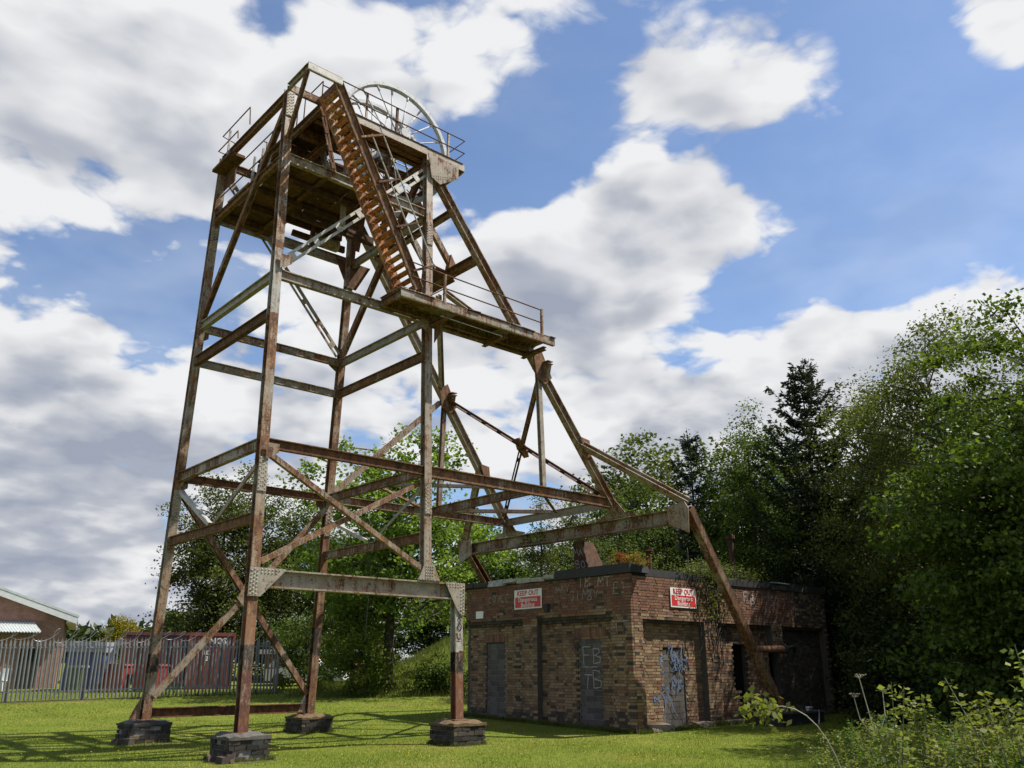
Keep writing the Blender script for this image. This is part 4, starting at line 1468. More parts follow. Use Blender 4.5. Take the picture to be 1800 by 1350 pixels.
# right facade (normal -y, u = x)
brick_region('R', BX0 + .09, BX1, ZR + .02, BH - .12, 0, pal_right, seed=11, drop=.006)
for a, b in ((BX0 + .09, 17.82), (20.46, 21.10), (23.86, 24.43), (26.95, BX1)):
    z0 = 2.15 if a == 23.86 else 0
    brick_region('R', a, b, z0, ZR + .02, 0, pal_right, seed=12, drop=.012)
brick_region('R', 17.82, 20.46, .12, ZR - .06, RC, pal_recess_r, skip=((18.74, 19.69, 0, 2.1),), seed=13)
brick_region('R', 18.76, 19.67, .0, 2.08, RC + .03, 'brick_grey', course=.15, length=.33, seed=14, bedmat='mortar_pale')
brick_region('R', 21.10, 23.86, 0.05, ZR - .06, RC, pal_recess_r, skip=((21.92, 22.75, .95, 2.25), (22.2, 22.75, 0, 2.25)), seed=15)
brick_region('R', 24.43, 26.95, 0.0, ZR - .06, RC + .05, pal_recess_r, seed=16)
brick_region('R', 17.82, 20.46, ZR - .06, ZR + .02, 0.06, 'brick_soot_shade', seed=17)
brick_region('R', 21.10, 23.86, ZR - .06, ZR + .02, 0.06, 'brick_soot_shade', seed=17)
brick_region('R', 24.43, 26.95, ZR - .06, ZR + .02, 0.06, 'brick_soot_shade', seed=17)


def brick_box(rec):
    face, a, b, z0, z1, dp, pal, th = rec
    if face == 'L':
        return (BX0 + dp, a, z0), (BX0 + dp + th, b, z1)
    return (a, BY0 + dp, z0), (b, BY0 + dp + th, z1)


def score(rec):
    face, a, b, z0, z1, dp, pal, th = rec
    lo, hi = brick_box(rec) if face in 'LR' else ((BX0, a, 0), (BX0, b, 0))
    c = (Vector(lo) + Vector(hi)) / 2
    v = c - CAMP
    d = v.length
    n = Vector((-1, 0, 0)) if face == 'L' else Vector((0, -1, 0))
    s = (b - a) * (z1 - z0) * max(0, -v.dot(n) / d) / d ** 2
    px = v.dot(LAT) / v.dot(FWD)
    if px < 0.0 or z0 < .2:        # hidden by the headframe foot or the grass
        s *= .4
    return s


wall_recs = [r for r in ALLB if r[0] in ('L', 'R')]
sill_recs = [r for r in ALLB if r[0] == 'LS']
wall_recs.sort(key=score, reverse=True)
BRM = {}
rgb_ = random.Random(99)
for rec in wall_recs[:290]:
    lo, hi = brick_box(rec)
    size = tuple(round(h - l, 3) for l, h in zip(lo, hi))
    key = (size, rec[6])
    if key not in BRM:
        s = size
        BRM[key] = MB().box((0, 0, 0), s, jit=.0015).mesh('brick', rec[6])
    o = bpy.data.objects.new('brick', BRM[key])
    COL.objects.link(o)
    o.parent = WALL
    o.location = lo
by_pal = {}
joined = MB()
pal_i = {}
cols = []
for rec in wall_recs[290:]:
    lo, hi = brick_box(rec)
    joined.box(lo, hi, rnd=rgb_.random(), jit=.003)
    cols.append(rec[6])
names = ['brick_red', 'brick_buff', 'brick_soot_shade', 'brick_grey', 'brick_sill']
me = joined.mesh('brickwork', names[0])
for n_ in names[1:]:
    me.materials.append(MATS[n_])
idx = np.repeat(np.array([names.index(c) for c in cols], dtype=np.int32), 6)
# sloping sills on the left facade
me.polygons.foreach_set('material_index', idx)
bwk = link('brickwork', me, BW)
bwk['kind'] = 'stuff'
for k, mb in FACES.items():
    part(mb, 'mortar_bed', k[1], BW)
sl = MB()
for (_, a, b, z0, z1, dp, pal, th) in sill_recs:
    y0, y1 = a, b
    x0, x1 = BX0 - .02, BX0 + RC + .04
    sl.add([(x0, y0, 0), (x0, y1, 0), (x0, y0, .045), (x0, y1, .045), (x1, y0, .16), (x1, y1, .16), (x1, y0, 0), (x1, y1, 0)],
           [(0, 2, 3, 1), (2, 4, 5, 3), (0, 6, 4, 2), (1, 3, 5, 7), (4, 6, 7, 5)], rnd=rgb_.random())
part(sl, 'sill', 'brick_soot_shade', BW)['kind'] = 'stuff'
# rounded brick-on-edge sills along the right facade
for a, b in ((17.86, 18.72), (19.78, 20.5), (21.15, 22.12)):
    x = a
    first = None
    while x < b - .04:
        mb = MB()
        n = 6
        prof = [(BY0 - .16 + .30 * (1 - math.cos(t * math.pi / 2 / n)), .06 + .16 * math.sin(t * math.pi / 2 / n)) for t in range(n + 1)]
        ring = [(y, z) for y, z in prof] + [(BY0 + .14, 0), (BY0 - .16, 0)]
        mb.prism([(x, y, z) for y, z in ring], (.062, 0, 0))
        if first is None:
            first = part(mb, 'sill', 'brick_sill', BW)
        else:
            part(mb, 'brick', 'brick_sill', first)
        x += .071
# back of the shell; room darkness put into the near-black inner walls
part(MB().box((BX0 + .45, BY1 - .3, 0), (BX1, BY1, BH - .02)), 'rear_wall', 'brick_soot_shade', BW)
part(MB().box((BX1 - .3, BY0 + .25, 0), (BX1, BY1 - .31, BH - .02)), 'end_wall', 'brick_soot_shade', BW)
part(MB().box((22.95, BY0 + .25, 0), (23.0, BY0 + 2.5, BH - .2)), 'inner_wall', 'dark_room', BW)
part(MB().box((21.2, BY0 + 2.0, 0), (22.94, BY0 + 2.1, BH - .2)), 'inner_wall', 'dark_room', BW)
# roof slab, fascia and torn flashing
roof = part(MB().box((BX0 + .04, BY0 + .05, BH - .10), (BX1 + .05, BY1 + .05, BH + .10)), 'roof', 'bitumen', BW)
random.seed(21)
fasc = MB().box((BX0 - .07, BY0 - .06, BH - .06), (BX0 + .03, 17.95, BH + .19), jit=.012)
fasc.box((BX0 + .035, BY0 - .06, BH - .05), (18.1, BY0 + .04, BH + .15), jit=.02)
part(fasc, 'fascia', 'bitumen', roof)
x = 18.0
y = 17.97
while y < 22.3:
    e = y + random.uniform(.35, .8)
    part(MB().box((BX0 - .06 - random.uniform(0, .05), y, BH - .03 + random.uniform(-.03, .03)), (BX0 + .035, e, BH + .11 + random.uniform(-.03, .02)), jit=.025), 'flashing', 'flashing' if y < 20.8 else 'bitumen', roof)
    y = e + random.uniform(.0, .03)
for a, b, h in ((21.6, 24.0, .05), (24.0, 25.0, .10), (25.05, 27.2, .13)):
    part(MB().box((a, BY0 - .05, BH - .13), (b, BY0 + .045, BH - .13 + h + .1), jit=.012), 'fascia', 'bitumen', roof)
part(MB().box((24.0, BY0 - .07, BH + .08), (25.0, BY0 + .03, BH + .1), jit=.01), 'flashing', 'flashing', roof)
# tall tapering vent cowl and a thin flue on the roof
cow = MB()
b0 = [(18.2, 17.35), (18.95, 17.35), (18.95, 18.0), (18.2, 18.0)]
t0 = [(18.25, 17.75), (18.75, 17.75), (18.75, 18.1), (18.25, 18.1)]
cow.add([(x_, y_, BH + .1) for x_, y_ in b0] + [(x_, y_, BH + 1.12) for x_, y_ in t0], [(0, 1, 5, 4), (1, 2, 6, 5), (2, 3, 7, 6), (3, 0, 4, 7), (4, 5, 6, 7)])
cw = part(cow, 'rope_slot_cowl', 'steel_soffit', roof)
scrawl('MAC', .22, (18.185, 18.0, BH + .70), (0, -1, 0), (.03, .2, 1), 'chalk_dim', BW, .03, 5)
scrawl('BOY', .22, (18.185, 17.92, BH + .32), (0, -1, 0), (.03, .2, 1), 'chalk_dim', BW, .03, 6)
for fx_, fh_ in ((20.64, .95), (25.05, 1.75)):
    part(MB().tube([(fx_, 17.2, BH), (fx_, 17.2, BH + fh_), (fx_, 17.2, BH + fh_ + .01), (fx_, 17.2, BH + fh_ + .13)], [.085, .085, .15, .15], 10), 'flue', 'steel_soffit', roof)
# graffiti in chalk and spray
GXF = BX0 - .004
YD, ZU = (0, -1, 0), (0, 0, 1)
for i_, (body, s, y, z, mt) in enumerate((('COYLE', .23, 20.98, 3.50, 'chalk_dim'), ('TB', .28, 17.05, 3.72, 'chalk'), ('MT', .28, 16.32, 3.68, 'chalk'), ('JIMBY', .25, 17.35, 3.38, 'chalk_dim'), ('MAY', .2, 17.95, 3.62, 'chalk_dim'), ('T', .2, 19.6, 3.85, 'chalk_dim'), ('EJ', .3, 15.75, 3.5, 'chalk_dim'), ('IT', .3, 15.7, 2.45, 'chalk_dim'))):
    scrawl(body, s, (GXF, y, z), YD, ZU, mt, BW, .03, 20 + i_)
for i_, (body, z) in enumerate((('FB', 1.68), ('TB', 1.08))):
    scrawl(body, .42, (BX0 + RC + .024, 17.12, z), YD, ZU, 'chalk', BW, .034, 40 + i_)
scrawl('I', .62, (BX0 + RC + .024, 17.15, 1.56), ZU, (0, -1, 0), 'chalk', BW, .022, 44)
# blue spray scrawl in the first bay of the right facade
random.seed(31)
yb = BY0 + RC - .008
for k in range(26):
    x0 = 18.55 + random.uniform(0, 1.25); z0 = random.uniform(.75, 2.2)
    pts = [(x0, yb, z0)]
    for j in range(5):
        pts.append((pts[-1][0] + random.uniform(-.12, .14), yb, pts[-1][2] + random.uniform(-.22, .16)))
    rb, hw_ = MB(), random.uniform(.012, .03)
    rb.add([(q[0] - hw_, yb, q[2]) for q in pts] + [(q[0] + hw_, yb, q[2] + .01) for q in pts], [(j, j + 1, len(pts) + j + 1, len(pts) + j) for j in range(len(pts) - 1)])
    part(rb, 'graffiti', 'spray_blue', BW)
scrawl('F', .34, (22.5, BY0 - .006, 3.5), (1, 0, 0), ZU, 'chalk', BW, .04, 50)
scrawl('B', .28, (22.85, BY0 - .006, 3.42), (1, 0, 0), ZU, 'chalk', BW, .05, 51)
scrawl('S', .3, (23.9, BY0 - .006, 3.4), (1, 0, 0), ZU, 'chalk_dim', BW, .06, 52)

# ------------------------------------------------------------------ signs and fittings on the building
def sign(loc, xd, yd, w, h, label):
    X = Vector(xd); Yv = Vector(yd); N = X.cross(Yv)
    o = thing('warning_sign', loc, label, 'sign')
    c = Vector(loc)
    def quad(x0, x1, y0, y1, d, t):
        return MB().prism([c + X * x0 + Yv * y0 + N * d, c + X * x1 + Yv * y0 + N * d, c + X * x1 + Yv * y1 + N * d, c + X * x0 + Yv * y1 + N * d], N * t)
    quad(-w / 2, w / 2, -h / 2, h / 2, 0, .012).build('board', 'sign_white', o)
    quad(-w / 2 + .04, w / 2 - .04, -h / 2 + .04, h * .12, .0125, .003).build('red_panel', 'sign_red', o)
    text_obj('lettering', 'KEEP OUT', h * .37, c + Yv * h * .30 + N * .016, X, Yv, 'sign_red', o, bold=.004, spacing=1.0)
    text_obj('lettering', 'Dangerous', h * .32, c + Yv * (-h * .03) + N * .018, X, Yv, 'sign_white', o, bold=.001, spacing=1.05)
    text_obj('lettering', 'Building', h * .32, c + Yv * (-h * .30) + N * .018, X, Yv, 'sign_white', o, bold=.001, spacing=1.05)
    return o


sign((BX0 - .02, 19.13, 3.53), (0, -1, 0), (0, 0, 1), 1.20, .56, 'red and white keep out sign on the shaded left wall, fully readable')
sign((19.55, BY0 - .02, 3.44), (1, 0, 0), (0, 0, 1), 1.12, .53, 'red and white keep out sign on the sunlit wall, partly hidden by ivy')
nt_ = MB().box((BX0 - .018, 21.23, 3.06), (BX0 - .002, 21.58, 3.28))
tag(nt_.build('notice_plate', 'sign_white'), 'small blank white plate on the brick wall left of the keep out sign', 'plate')
tag(MB().box((BX0 - .11, 18.22, 3.12), (BX0 + .02, 18.38, 3.34), jit=.01).build('junction_box', 'bitumen'), 'small black box on the wall just right of the keep out sign', 'box')

pp = thing('broken_pipe', (22.1, 14.62, 2.1), 'cut pinkish pipe jutting along the wall beside the raking leg', 'pipe')
part(MB().tube([(22.15, 14.62, 2.10), (23.55, 14.62, 2.13)], .10, 14), 'pipe', 'steel_leg_a', pp)
part(MB().tube([(23.5, 14.62, 2.13), (23.58, 14.62, 2.13), (23.6, 14.62, 2.13)], [.15, .15, .12], 14), 'flange', 'bitumen', pp)
part(MB().tube([(23.6, 14.62, 2.13), (24.3, 14.7, 2.22), (24.6, 14.9, 2.1), (24.65, 15.1, 1.75)], .05, 8), 'hose', 'bitumen', pp)
part(MB().tube([(22.2, 14.7, 1.98), (22.3, 15.1, 1.85)], .05, 8), 'bracket', 'bitumen', pp)

tr = thing('rubbish_trough', (22.9, 14.25, 0), 'black open trough of rubbish against the dark end of the brick building', 'trough')
part(MB().box((21.75, 13.75, 0), (23.9, 14.6, .40), jit=.02), 'tub', 'bitumen', tr)
part(MB().box((21.70, 13.70, .405), (23.95, 14.65, .44), jit=.01), 'rim', 'concrete_cap', tr)
random.seed(41)
for k in range(22):
    c = (random.uniform(21.9, 23.8), random.uniform(13.85, 14.5))
    s = random.uniform(.05, .16)
    part(MB().box((c[0] - s, c[1] - s * .6, .44), (c[0] + s, c[1] + s * .6, .44 + random.uniform(.04, .13)), jit=.04), 'rubble', random.choice(['concrete_cap', 'bitumen', 'flashing', 'timber']), tr)
bars = thing('bent_rod', (23.4, 13.6, 0), 'thin bent metal rod leaning on the black trough', 'rod')
part(MB().tube([(23.05, 13.45, 0.01), (23.45, 13.62, .38), (23.5, 13.66, .46)], .014, 5), 'rod', 'flashing', bars)

# ------------------------------------------------------------------ plinths
def plinth(cx, cy, w, h, label, top='concrete_cap', broken=False, seed=0):
    t = thing('plinth', (cx, cy, 0), label, 'plinth', 'brick plinths under the headframe legs')
    rg = random.Random(seed)
    hw = w / 2
    core = part(MB().box((cx - hw + .03, cy - hw + .03, -.1), (cx + hw - .03, cy + hw - .03, h - .05)), 'core', 'mortar_pale', t)
    rows = 4
    ch = (h - .09) / rows
    meshes = {}
    for i in range(rows):
        for side in range(4):
            u = -hw + (.0 if i % 2 else -.11)
            while u < hw - .02:
                a, b = max(u, -hw), min(u + .225, hw)
                u += .225
                if b - a < .05: continue
                if broken and rg.random() < .10 + .10 * (i == rows - 1): continue
                z0 = i * ch + .005
                dpt = rg.uniform(-.012, .008)
                key = (round(b - a, 2), rg.randrange(2))
                pal = 'brick_plinth' if rg.random() < .93 else 'brick_soot_shade'
                key = key + (pal,)
                if key not in meshes:
                    meshes[key] = MB().box((0, 0, 0), (b - a - .016, .09, ch - .016), jit=.007).mesh('brick', pal)
                o = bpy.data.objects.new('brick', meshes[key])
                COL.objects.link(o)
                o.parent = t
                rz = side * math.pi / 2
                o.rotation_euler = (0, 0, rz)
                v = Matrix.Rotation(rz, 3, 'Z') @ Vector((a + .006, -hw + dpt, z0))
                o.location = v
    n = 7
    vs_, fs = [], []
    for i in range(n + 1):
        for j in range(n + 1):
            e = min(i, j, n - i, n - j)
            z = h - (.05 if e == 0 else 0) + rg.uniform(-.02, .025)
            vs_.append((cx - hw - .015 + (w + .03) * i / n + rg.uniform(-.012, .012), cy - hw - .015 + (w + .03) * j / n + rg.uniform(-.012, .012), z))
    k = n + 1
    for i in range(n):
        for j in range(n):
            fs.append((i * k + j, (i + 1) * k + j, (i + 1) * k + j + 1, i * k + j + 1))
    m0 = len(vs_)
    border = [i * k for i in range(n)] + [n * k + j for j in range(n)] + [(n - i) * k + n for i in range(n)] + [n - j for j in range(n)]
    for b_ in border:
        x_, y_, z_ = vs_[b_]
        vs_.append((x_, y_, h - .10))
    L = len(border)
    for i in range(L):
        fs.append((border[(i + 1) % L], border[i], m0 + i, m0 + (i + 1) % L))
    MB().add(vs_, fs).build('cap', top, t)
    if broken:
        for q in range(9):
            a = rg.uniform(-hw, hw * .2)
            s = rg.uniform(.04, .09)
            MB().box((cx - hw - .14 + rg.uniform(-.12, .1), cy - hw * .6 + a, 0), (cx - hw - .14 + s * 2, cy - hw * .6 + a + s * 2, s * 1.6), jit=.03).build('rubble', 'brick_soot_shade', t)
    return t


plinth(AX + .02, AY + .03, .80, .46, 'crumbling grey brick plinth nearest the camera, under the red-brown leg', 'concrete_cap', True, 1)
plinth(AX, 21.12, .90, .46, 'black stained brick plinth at the left, nearest the palisade fence', 'bitumen', True, 2)
plinth(DX, 21.12, .88, .46, 'dark brick plinth at the back, behind the other three', 'moss', False, 3)
plinth(DFX + .02, AY + .03, .88, .49, 'mossy-topped brick plinth beside the brick building', 'moss', False, 4)
# ------------------------------------------------------------------ vegetation
def norm_rows(a):
    return a / (np.linalg.norm(a, axis=1, keepdims=True) + 1e-9)


def leaf_quads(rng, P, L, W, droop=0.3, up=0.8, out=None):
    """rhombic leaves at P; out = preferred pointing direction"""
    n = len(P)
    a = rng.normal(0, 1, (n, 3))
    a[:, 2] = a[:, 2] * 0.5 - droop
    if out is not None:
        a += out * 0.9
    a = norm_rows(a)
    nn = rng.normal(0, 1, (n, 3))
    nn[:, 2] += up
    nn = norm_rows(np.cross(np.cross(a, nn), a))
    s = np.cross(a, nn)
    l = (L * rng.uniform(0.65, 1.25, n))[:, None]
    w = l * W * rng.uniform(0.8, 1.15, (n, 1))
    m_ = P + a * l * 0.45 - nn * l * 0.05
    return np.stack([P, m_ + s * w / 2, P + a * l - nn * l * 0.18, m_ - s * w / 2], 1).reshape(-1, 3)


def ball(rng, n, bias=2.2):
    v = norm_rows(rng.normal(0, 1, (n, 3)))
    return v * (rng.uniform(0.05, 1, n) ** (1 / bias))[:, None]


def crown_clusters(rng, lobes, n):
    vol = np.array([l[3] * l[4] * l[5] for l in lobes]) ** 0.75
    k = rng.choice(len(lobes), n, p=vol / vol.sum())
    b = ball(rng, n, 2.8)
    lo = np.array(lobes)
    return lo[k, :3] + b * lo[k, 3:], norm_rows(b)


def tree_wood(rng, H, r0, ctr, lean=(0, 0), fork=0.35, nlimb=40, limb_r=0.05, curve=0.3):
    mb = MB()
    n = 7
    pts = []
    for i in range(n):
        t = i / (n - 1)
        pts.append(Vector((lean[0] * t * t + rng.normal(0, .03 * H * .1) * t, lean[1] * t * t + rng.normal(0, .03 * H * .1) * t, H * .9 * t - .1 * (t == 0))))
    rad = [r0 * (1.25 if i == 0 else 1) * (1 - i / (n - 1)) ** 0.8 + .012 for i in range(n)]
    mb.tube(pts, rad, 9)
    idx = rng.choice(len(ctr), min(nlimb, len(ctr)), replace=False)
    for j in idx:
        c = Vector(ctr[j])
        zt = max(H * fork * rng.uniform(.7, 1.1), min(H * .85, c.z - rng.uniform(.1, .45) * math.hypot(c.x, c.y)))
        zt = min(zt, c.z - .05) if c.z > H * .2 else c.z * .7
        t = max(0.02, min(.98, zt / (H * .9)))
        k = min(n - 2, int(t * (n - 1)))
        p0 = pts[k].lerp(pts[k + 1], t * (n - 1) - k)
        m_ = p0.lerp(c, .5) + Vector((0, 0, curve * (c - p0).length * rng.uniform(-.3, .6)))
        rr = limb_r * rng.uniform(.5, 1.2) * min(1, (c - p0).length / 2)
        mb.tube([p0, m_, c], [rr, rr * .6, .008], 5, caps=False)
    return mb


def broadleaf(name, loc, label, H, lobes, ncl, nleaf, cl_r, L, W, lmat, bark='bark', r0=.16, droop=.3, seed=0, cat='tree', fork=.3, group=None, nlimb=40, up=.8, lean=(0, 0), limb_r=.05, flat=.65):
    rng = np.random.default_rng(seed)
    root = local_thing(name, loc, rng.uniform(-.3, .3) * 0, label, cat, group)
    ctr, out = crown_clusters(rng, lobes, ncl)
    ctr[:, 2] = np.maximum(ctr[:, 2], .15)
    wood = tree_wood(rng, H, r0, ctr, lean, fork, nlimb, limb_r)
    wood.build('trunk' if cat == 'tree' else 'stems', bark, root, True)
    k = rng.integers(0, ncl, nleaf)
    sz = rng.uniform(.6, 1.3, ncl)
    g = np.clip(rng.normal(0, 1, (nleaf, 3)), -1.9, 1.9) * np.array([1, 1, flat])
    P = ctr[k] + g * (cl_r * sz[k])[:, None]
    # twig pull: leaves thin out along outward sprays
    P += out[k] * (np.abs(np.clip(rng.normal(0, .45, nleaf), -1.1, 1.1)) * cl_r)[:, None]
    P[:, 2] = np.maximum(P[:, 2], .05)
    V = leaf_quads(rng, P, L, W, droop, up, out[k] * .5)
    me = tri_mesh('crown', V, nleaf, lmat, 4)
    link('crown' if cat == 'tree' else 'foliage', me, root)
    return root


def spruce(name, loc, label, H, R, seed, lmat='needle', whorls=16, per=7, tilt=.25, needle=.16, dens=26, r0=.12):
    rng = np.random.default_rng(seed)
    root = local_thing(name, loc, 0, label, 'tree')
    wood = MB().tube([(0, 0, -.1), (0, 0, H * .5), (0, 0, H)], [r0, r0 * .6, .015], 8)
    Ps, Os = [], []
    for i in range(whorls):
        t = (i + .5) / whorls
        z0_ = H * (.12 + .88 * t)
        ln = R * (1 - t) ** .5 + .2
        for j in range(per):
            a = 2 * math.pi * (j + rng.uniform(-.45, .45)) / per + i * 1.3
            z = min(H * .985, z0_ + rng.uniform(-.5, .5) * H / whorls)
            l = ln * rng.uniform(.45, 1.15)
            d = Vector((math.cos(a), math.sin(a), 0))
            tip = Vector((0, 0, z)) + d * l + Vector((0, 0, l * tilt * rng.uniform(.3, 1.5)))
            mid_ = Vector((0, 0, z)) + d * l * .5 + Vector((0, 0, -.04 * l))
            wood.tube([(0, 0, z), mid_, tip], [.025, .018, .006], 4, caps=False)
            n = int(dens * l) + 8
            s = rng.uniform(.12, 1, n)
            base = np.array([Vector((0, 0, z)).lerp(mid_, min(1, u * 2)) if u < .5 else mid_.lerp(tip, u * 2 - 1) for u in s])
            side = np.array([-d.y, d.x, 0])
            off = rng.normal(0, .13, n) * (1 - s * .6) * l * .5
            base += side * off[:, None]
            base[:, 2] += rng.normal(0, .03, n)
            o = np.array(d)[None] * .7 + side[None] * np.sign(off)[:, None] * .5 + rng.normal(0, .25, (n, 3))
            Ps.append(base); Os.append(norm_rows(o))
    P = np.concatenate(Ps); O = np.concatenate(Os)
    P = np.repeat(P, 3, 0) + rng.normal(0, .03, (len(P) * 3, 3)); O = norm_rows(np.repeat(O, 3, 0) + rng.normal(0, .35, (len(P), 3)))
    n = len(P)
    nn = norm_rows(np.cross(O, rng.normal(0, 1, (n, 3))))
    l = (needle * rng.uniform(.6, 1.3, n))[:, None]
    w = l * .16
    V = np.stack([P, P + O * l * .5 + nn * w, P + O * l, P + O * l * .5 - nn * w], 1).reshape(-1, 3)
    wood.build('trunk', 'bark_dark', root)
    link('crown', tri_mesh('crown', V, n, lmat, 4), root)
    return root


def G3(x, y):
    return (x, y, ground_z(x, y))


def lobes_round(H, R, rng_seed, n=8, z0=.3, squash=.8):
    rg = random.Random(rng_seed)
    out = []
    for i in range(n):
        a = 2 * math.pi * i / n * 1.618 * 2
        t = z0 + (1 - z0) * (i + .5) / n
        rr = R * math.sqrt(max(.05, 1 - ((t - .52) / .55) ** 2))
        q = rg.uniform(.25, .6)
        out.append((math.cos(a) * rr * q, math.sin(a) * rr * q, H * t * .93, rr * rg.uniform(.55, .8), rr * rg.uniform(.55, .8), H * .16 * rg.uniform(.8, 1.2) * squash / .8))
    return out


# trees behind the headframe
broadleaf('maple_tree', G3(21.0, 32.1), 'bright green maple with dark trunk seen through the headframe', 11.2, lobes_round(11.2, 4.7, 1, 12, .36), 340, 22000, .30, .19, .8, 'leaf_maple', r0=.24, seed=1, fork=.22, nlimb=110, lean=(.4, -.2), limb_r=.07)
broadleaf('dense_tree', G3(21.0, 50.7), 'dark bushy tree behind the fence, just right of the leftmost leg', 11.6, lobes_round(11.6, 3.0, 2, 12, .05), 300, 50000, .50, .16, .7, 'leaf_mid', r0=.2, seed=2, nlimb=50)
broadleaf('dense_tree', G3(25.1, 49.7), 'green leafy tree right of the dark bushy one, behind the headframe', 11.4, lobes_round(11.4, 3.1, 3, 12, .05), 290, 42000, .50, .16, .7, 'leaf_mid', r0=.2, seed=3, nlimb=50)
broadleaf('dense_tree', G3(30.5, 50.5), 'olive green tree filling the gap behind the maple', 9.2, lobes_round(9.2, 3.4, 4, 9, .06), 150, 13000, .5, .23, .7, 'leaf_olive', r0=.2, seed=4)
broadleaf('dense_tree', G3(35.1, 45.02), 'leafy tree at the top of the bank right of the maple trunk', 6.5, lobes_round(7.5, 3.6, 5, 9, .06), 150, 13000, .5, .23, .7, 'leaf_fresh', r0=.2, seed=5)
broadleaf('shrub', G3(19.6, 32.6), 'tall olive shrub left of the maple trunk', 3.9, lobes_round(3.9, 1.75, 6, 8, .05), 90, 9000, .25, .14, .6, 'leaf_maple', r0=.05, seed=6, cat='shrub', fork=.05)
broadleaf('shrub', G3(20.6, 38.6), 'loose green shrub beside the end of the palisade fence', 3.6, lobes_round(3.6, 1.7, 7, 7, .05), 80, 6500, .25, .14, .6, 'leaf_fresh', r0=.05, seed=7, cat='shrub', fork=.05)
broadleaf('shrub', G3(22.6, 30.4), 'low glossy dark green shrub beside the maple trunk', 1.55, lobes_round(1.35, 1.15, 8, 7, .1), 80, 6000, .18, .13, .5, 'leaf_fresh', r0=.04, seed=8, cat='shrub', fork=.05)
broadleaf('shrub', G3(30.95, 39.36), 'round shrub at the top of the grassy bank', 2.2, lobes_round(2.2, 2.2, 9, 7, .1), 60, 5000, .25, .17, .6, 'leaf_mid', r0=.04, seed=9, cat='shrub', fork=.05)
broadleaf('shrub', G3(31.44, 43.57), 'sunlit green bush on top of the bank, right behind the maple trunk', 3.6, lobes_round(3.6, 1.9, 120, 8, .05), 110, 9000, .34, .17, .65, 'leaf_fresh', r0=.05, seed=120, cat='shrub', fork=.05)
broadleaf('shrub', G3(34.54, 42.86), 'bush on top of the bank, halfway between the maple trunk and the brick building', 4.2, lobes_round(4.2, 2.0, 121, 8, .05), 110, 9000, .34, .17, .65, 'leaf_mid', r0=.05, seed=121, cat='shrub', fork=.05)
broadleaf('shrub', G3(35.84, 40.39), 'bush on top of the bank, nearest the brick building', 3.8, lobes_round(3.8, 2.0, 122, 8, .05), 110, 9000, .34, .17, .65, 'leaf_fresh', r0=.05, seed=122, cat='shrub', fork=.05)
broadleaf('shrub', G3(28.05, 44.55), 'olive bush behind and left of the maple trunk', 3.4, lobes_round(3.4, 1.8, 123, 8, .05), 110, 9000, .34, .17, .65, 'leaf_olive', r0=.05, seed=123, cat='shrub', fork=.05)
# trees behind and right of the brick building
broadleaf('birch_tree', G3(24.6, 24.6), 'thin airy birch behind the transverse girder', 8.0, lobes_round(8.0, 1.7, 10, 10, .15), 190, 17000, .24, .10, .6, 'leaf_mid', r0=.09, seed=10, nlimb=60)
broadleaf('birch_tree', G3(28.0, 24.4), 'fuller birch rising behind the end of the side strut', 8.7, lobes_round(8.7, 2.6, 11, 12, .05), 270, 32000, .30, .12, .6, 'leaf_mid', r0=.11, seed=11, nlimb=60)
spruce('pine_tree', G3(28.2, 21.0), 'dark blue-green pine between the birches', 10.4, 1.35, 12, 'needle_blue', whorls=20, per=6, tilt=1.2, needle=.2, dens=15)
broadleaf('birch_tree', G3(29.2, 18.9), 'rounded light green birch left of the spruce', 11.0, lobes_round(11.0, 2.5, 13, 14, .06), 330, 40000, .30, .12, .6, 'leaf_fresh', r0=.12, seed=13, nlimb=70)
spruce('spruce_tree', G3(29.2, 16.2), 'dark spruce with pointed top standing above the birches', 12.5, 2.7, 14, 'needle', whorls=24, per=8, tilt=.55, needle=.19, dens=30)
broadleaf('birch_tree', G3(28.9, 13.4), 'drooping birch right of the spruce', 11.3, lobes_round(11.3, 2.6, 15, 14, .04), 330, 40000, .30, .115, .5, 'leaf_mid', r0=.12, droop=.7, seed=15, nlimb=70)
broadleaf('birch_tree', G3(26.8, 10.2), 'tall feathery tree left of the big sycamore', 12.0, lobes_round(12.2, 3.5, 16, 17, .06), 480, 62000, .30, .115, .5, 'leaf_olive', r0=.16, droop=.4, seed=16, nlimb=90, lean=(-.4, .2))
broadleaf('sycamore_tree', G3(22.6, 5.9), 'large-leaved sycamore at the right edge of the picture', 9.8, lobes_round(10.2, 4.2, 17, 18, .06, 1.0), 430, 62000, .34, .135, .75, 'leaf_syc', 'bark_dark', r0=.24, droop=.35, seed=17, nlimb=120, flat=.4, fork=.15)
broadleaf('sycamore_tree', G3(20.6, 7.3), 'smaller sycamore overhanging the brambles in front of the big one', 6.9, lobes_round(6.9, 2.3, 18, 11, .12), 190, 20000, .30, .13, .75, 'leaf_syc', 'bark_dark', r0=.14, droop=.35, seed=18, nlimb=80, flat=.4, fork=.15)
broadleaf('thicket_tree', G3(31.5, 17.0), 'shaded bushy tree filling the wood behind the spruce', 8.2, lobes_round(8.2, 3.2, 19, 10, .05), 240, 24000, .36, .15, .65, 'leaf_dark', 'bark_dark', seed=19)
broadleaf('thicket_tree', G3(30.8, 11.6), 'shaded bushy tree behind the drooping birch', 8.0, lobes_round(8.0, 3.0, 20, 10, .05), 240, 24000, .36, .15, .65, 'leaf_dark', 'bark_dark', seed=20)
broadleaf('thicket_tree', G3(30.3, 22.6), 'shaded bushy tree behind the pine', 7.0, lobes_round(7.0, 2.6, 21, 10, .05), 120, 9000, .42, .17, .65, 'leaf_dark', 'bark_dark', seed=21)
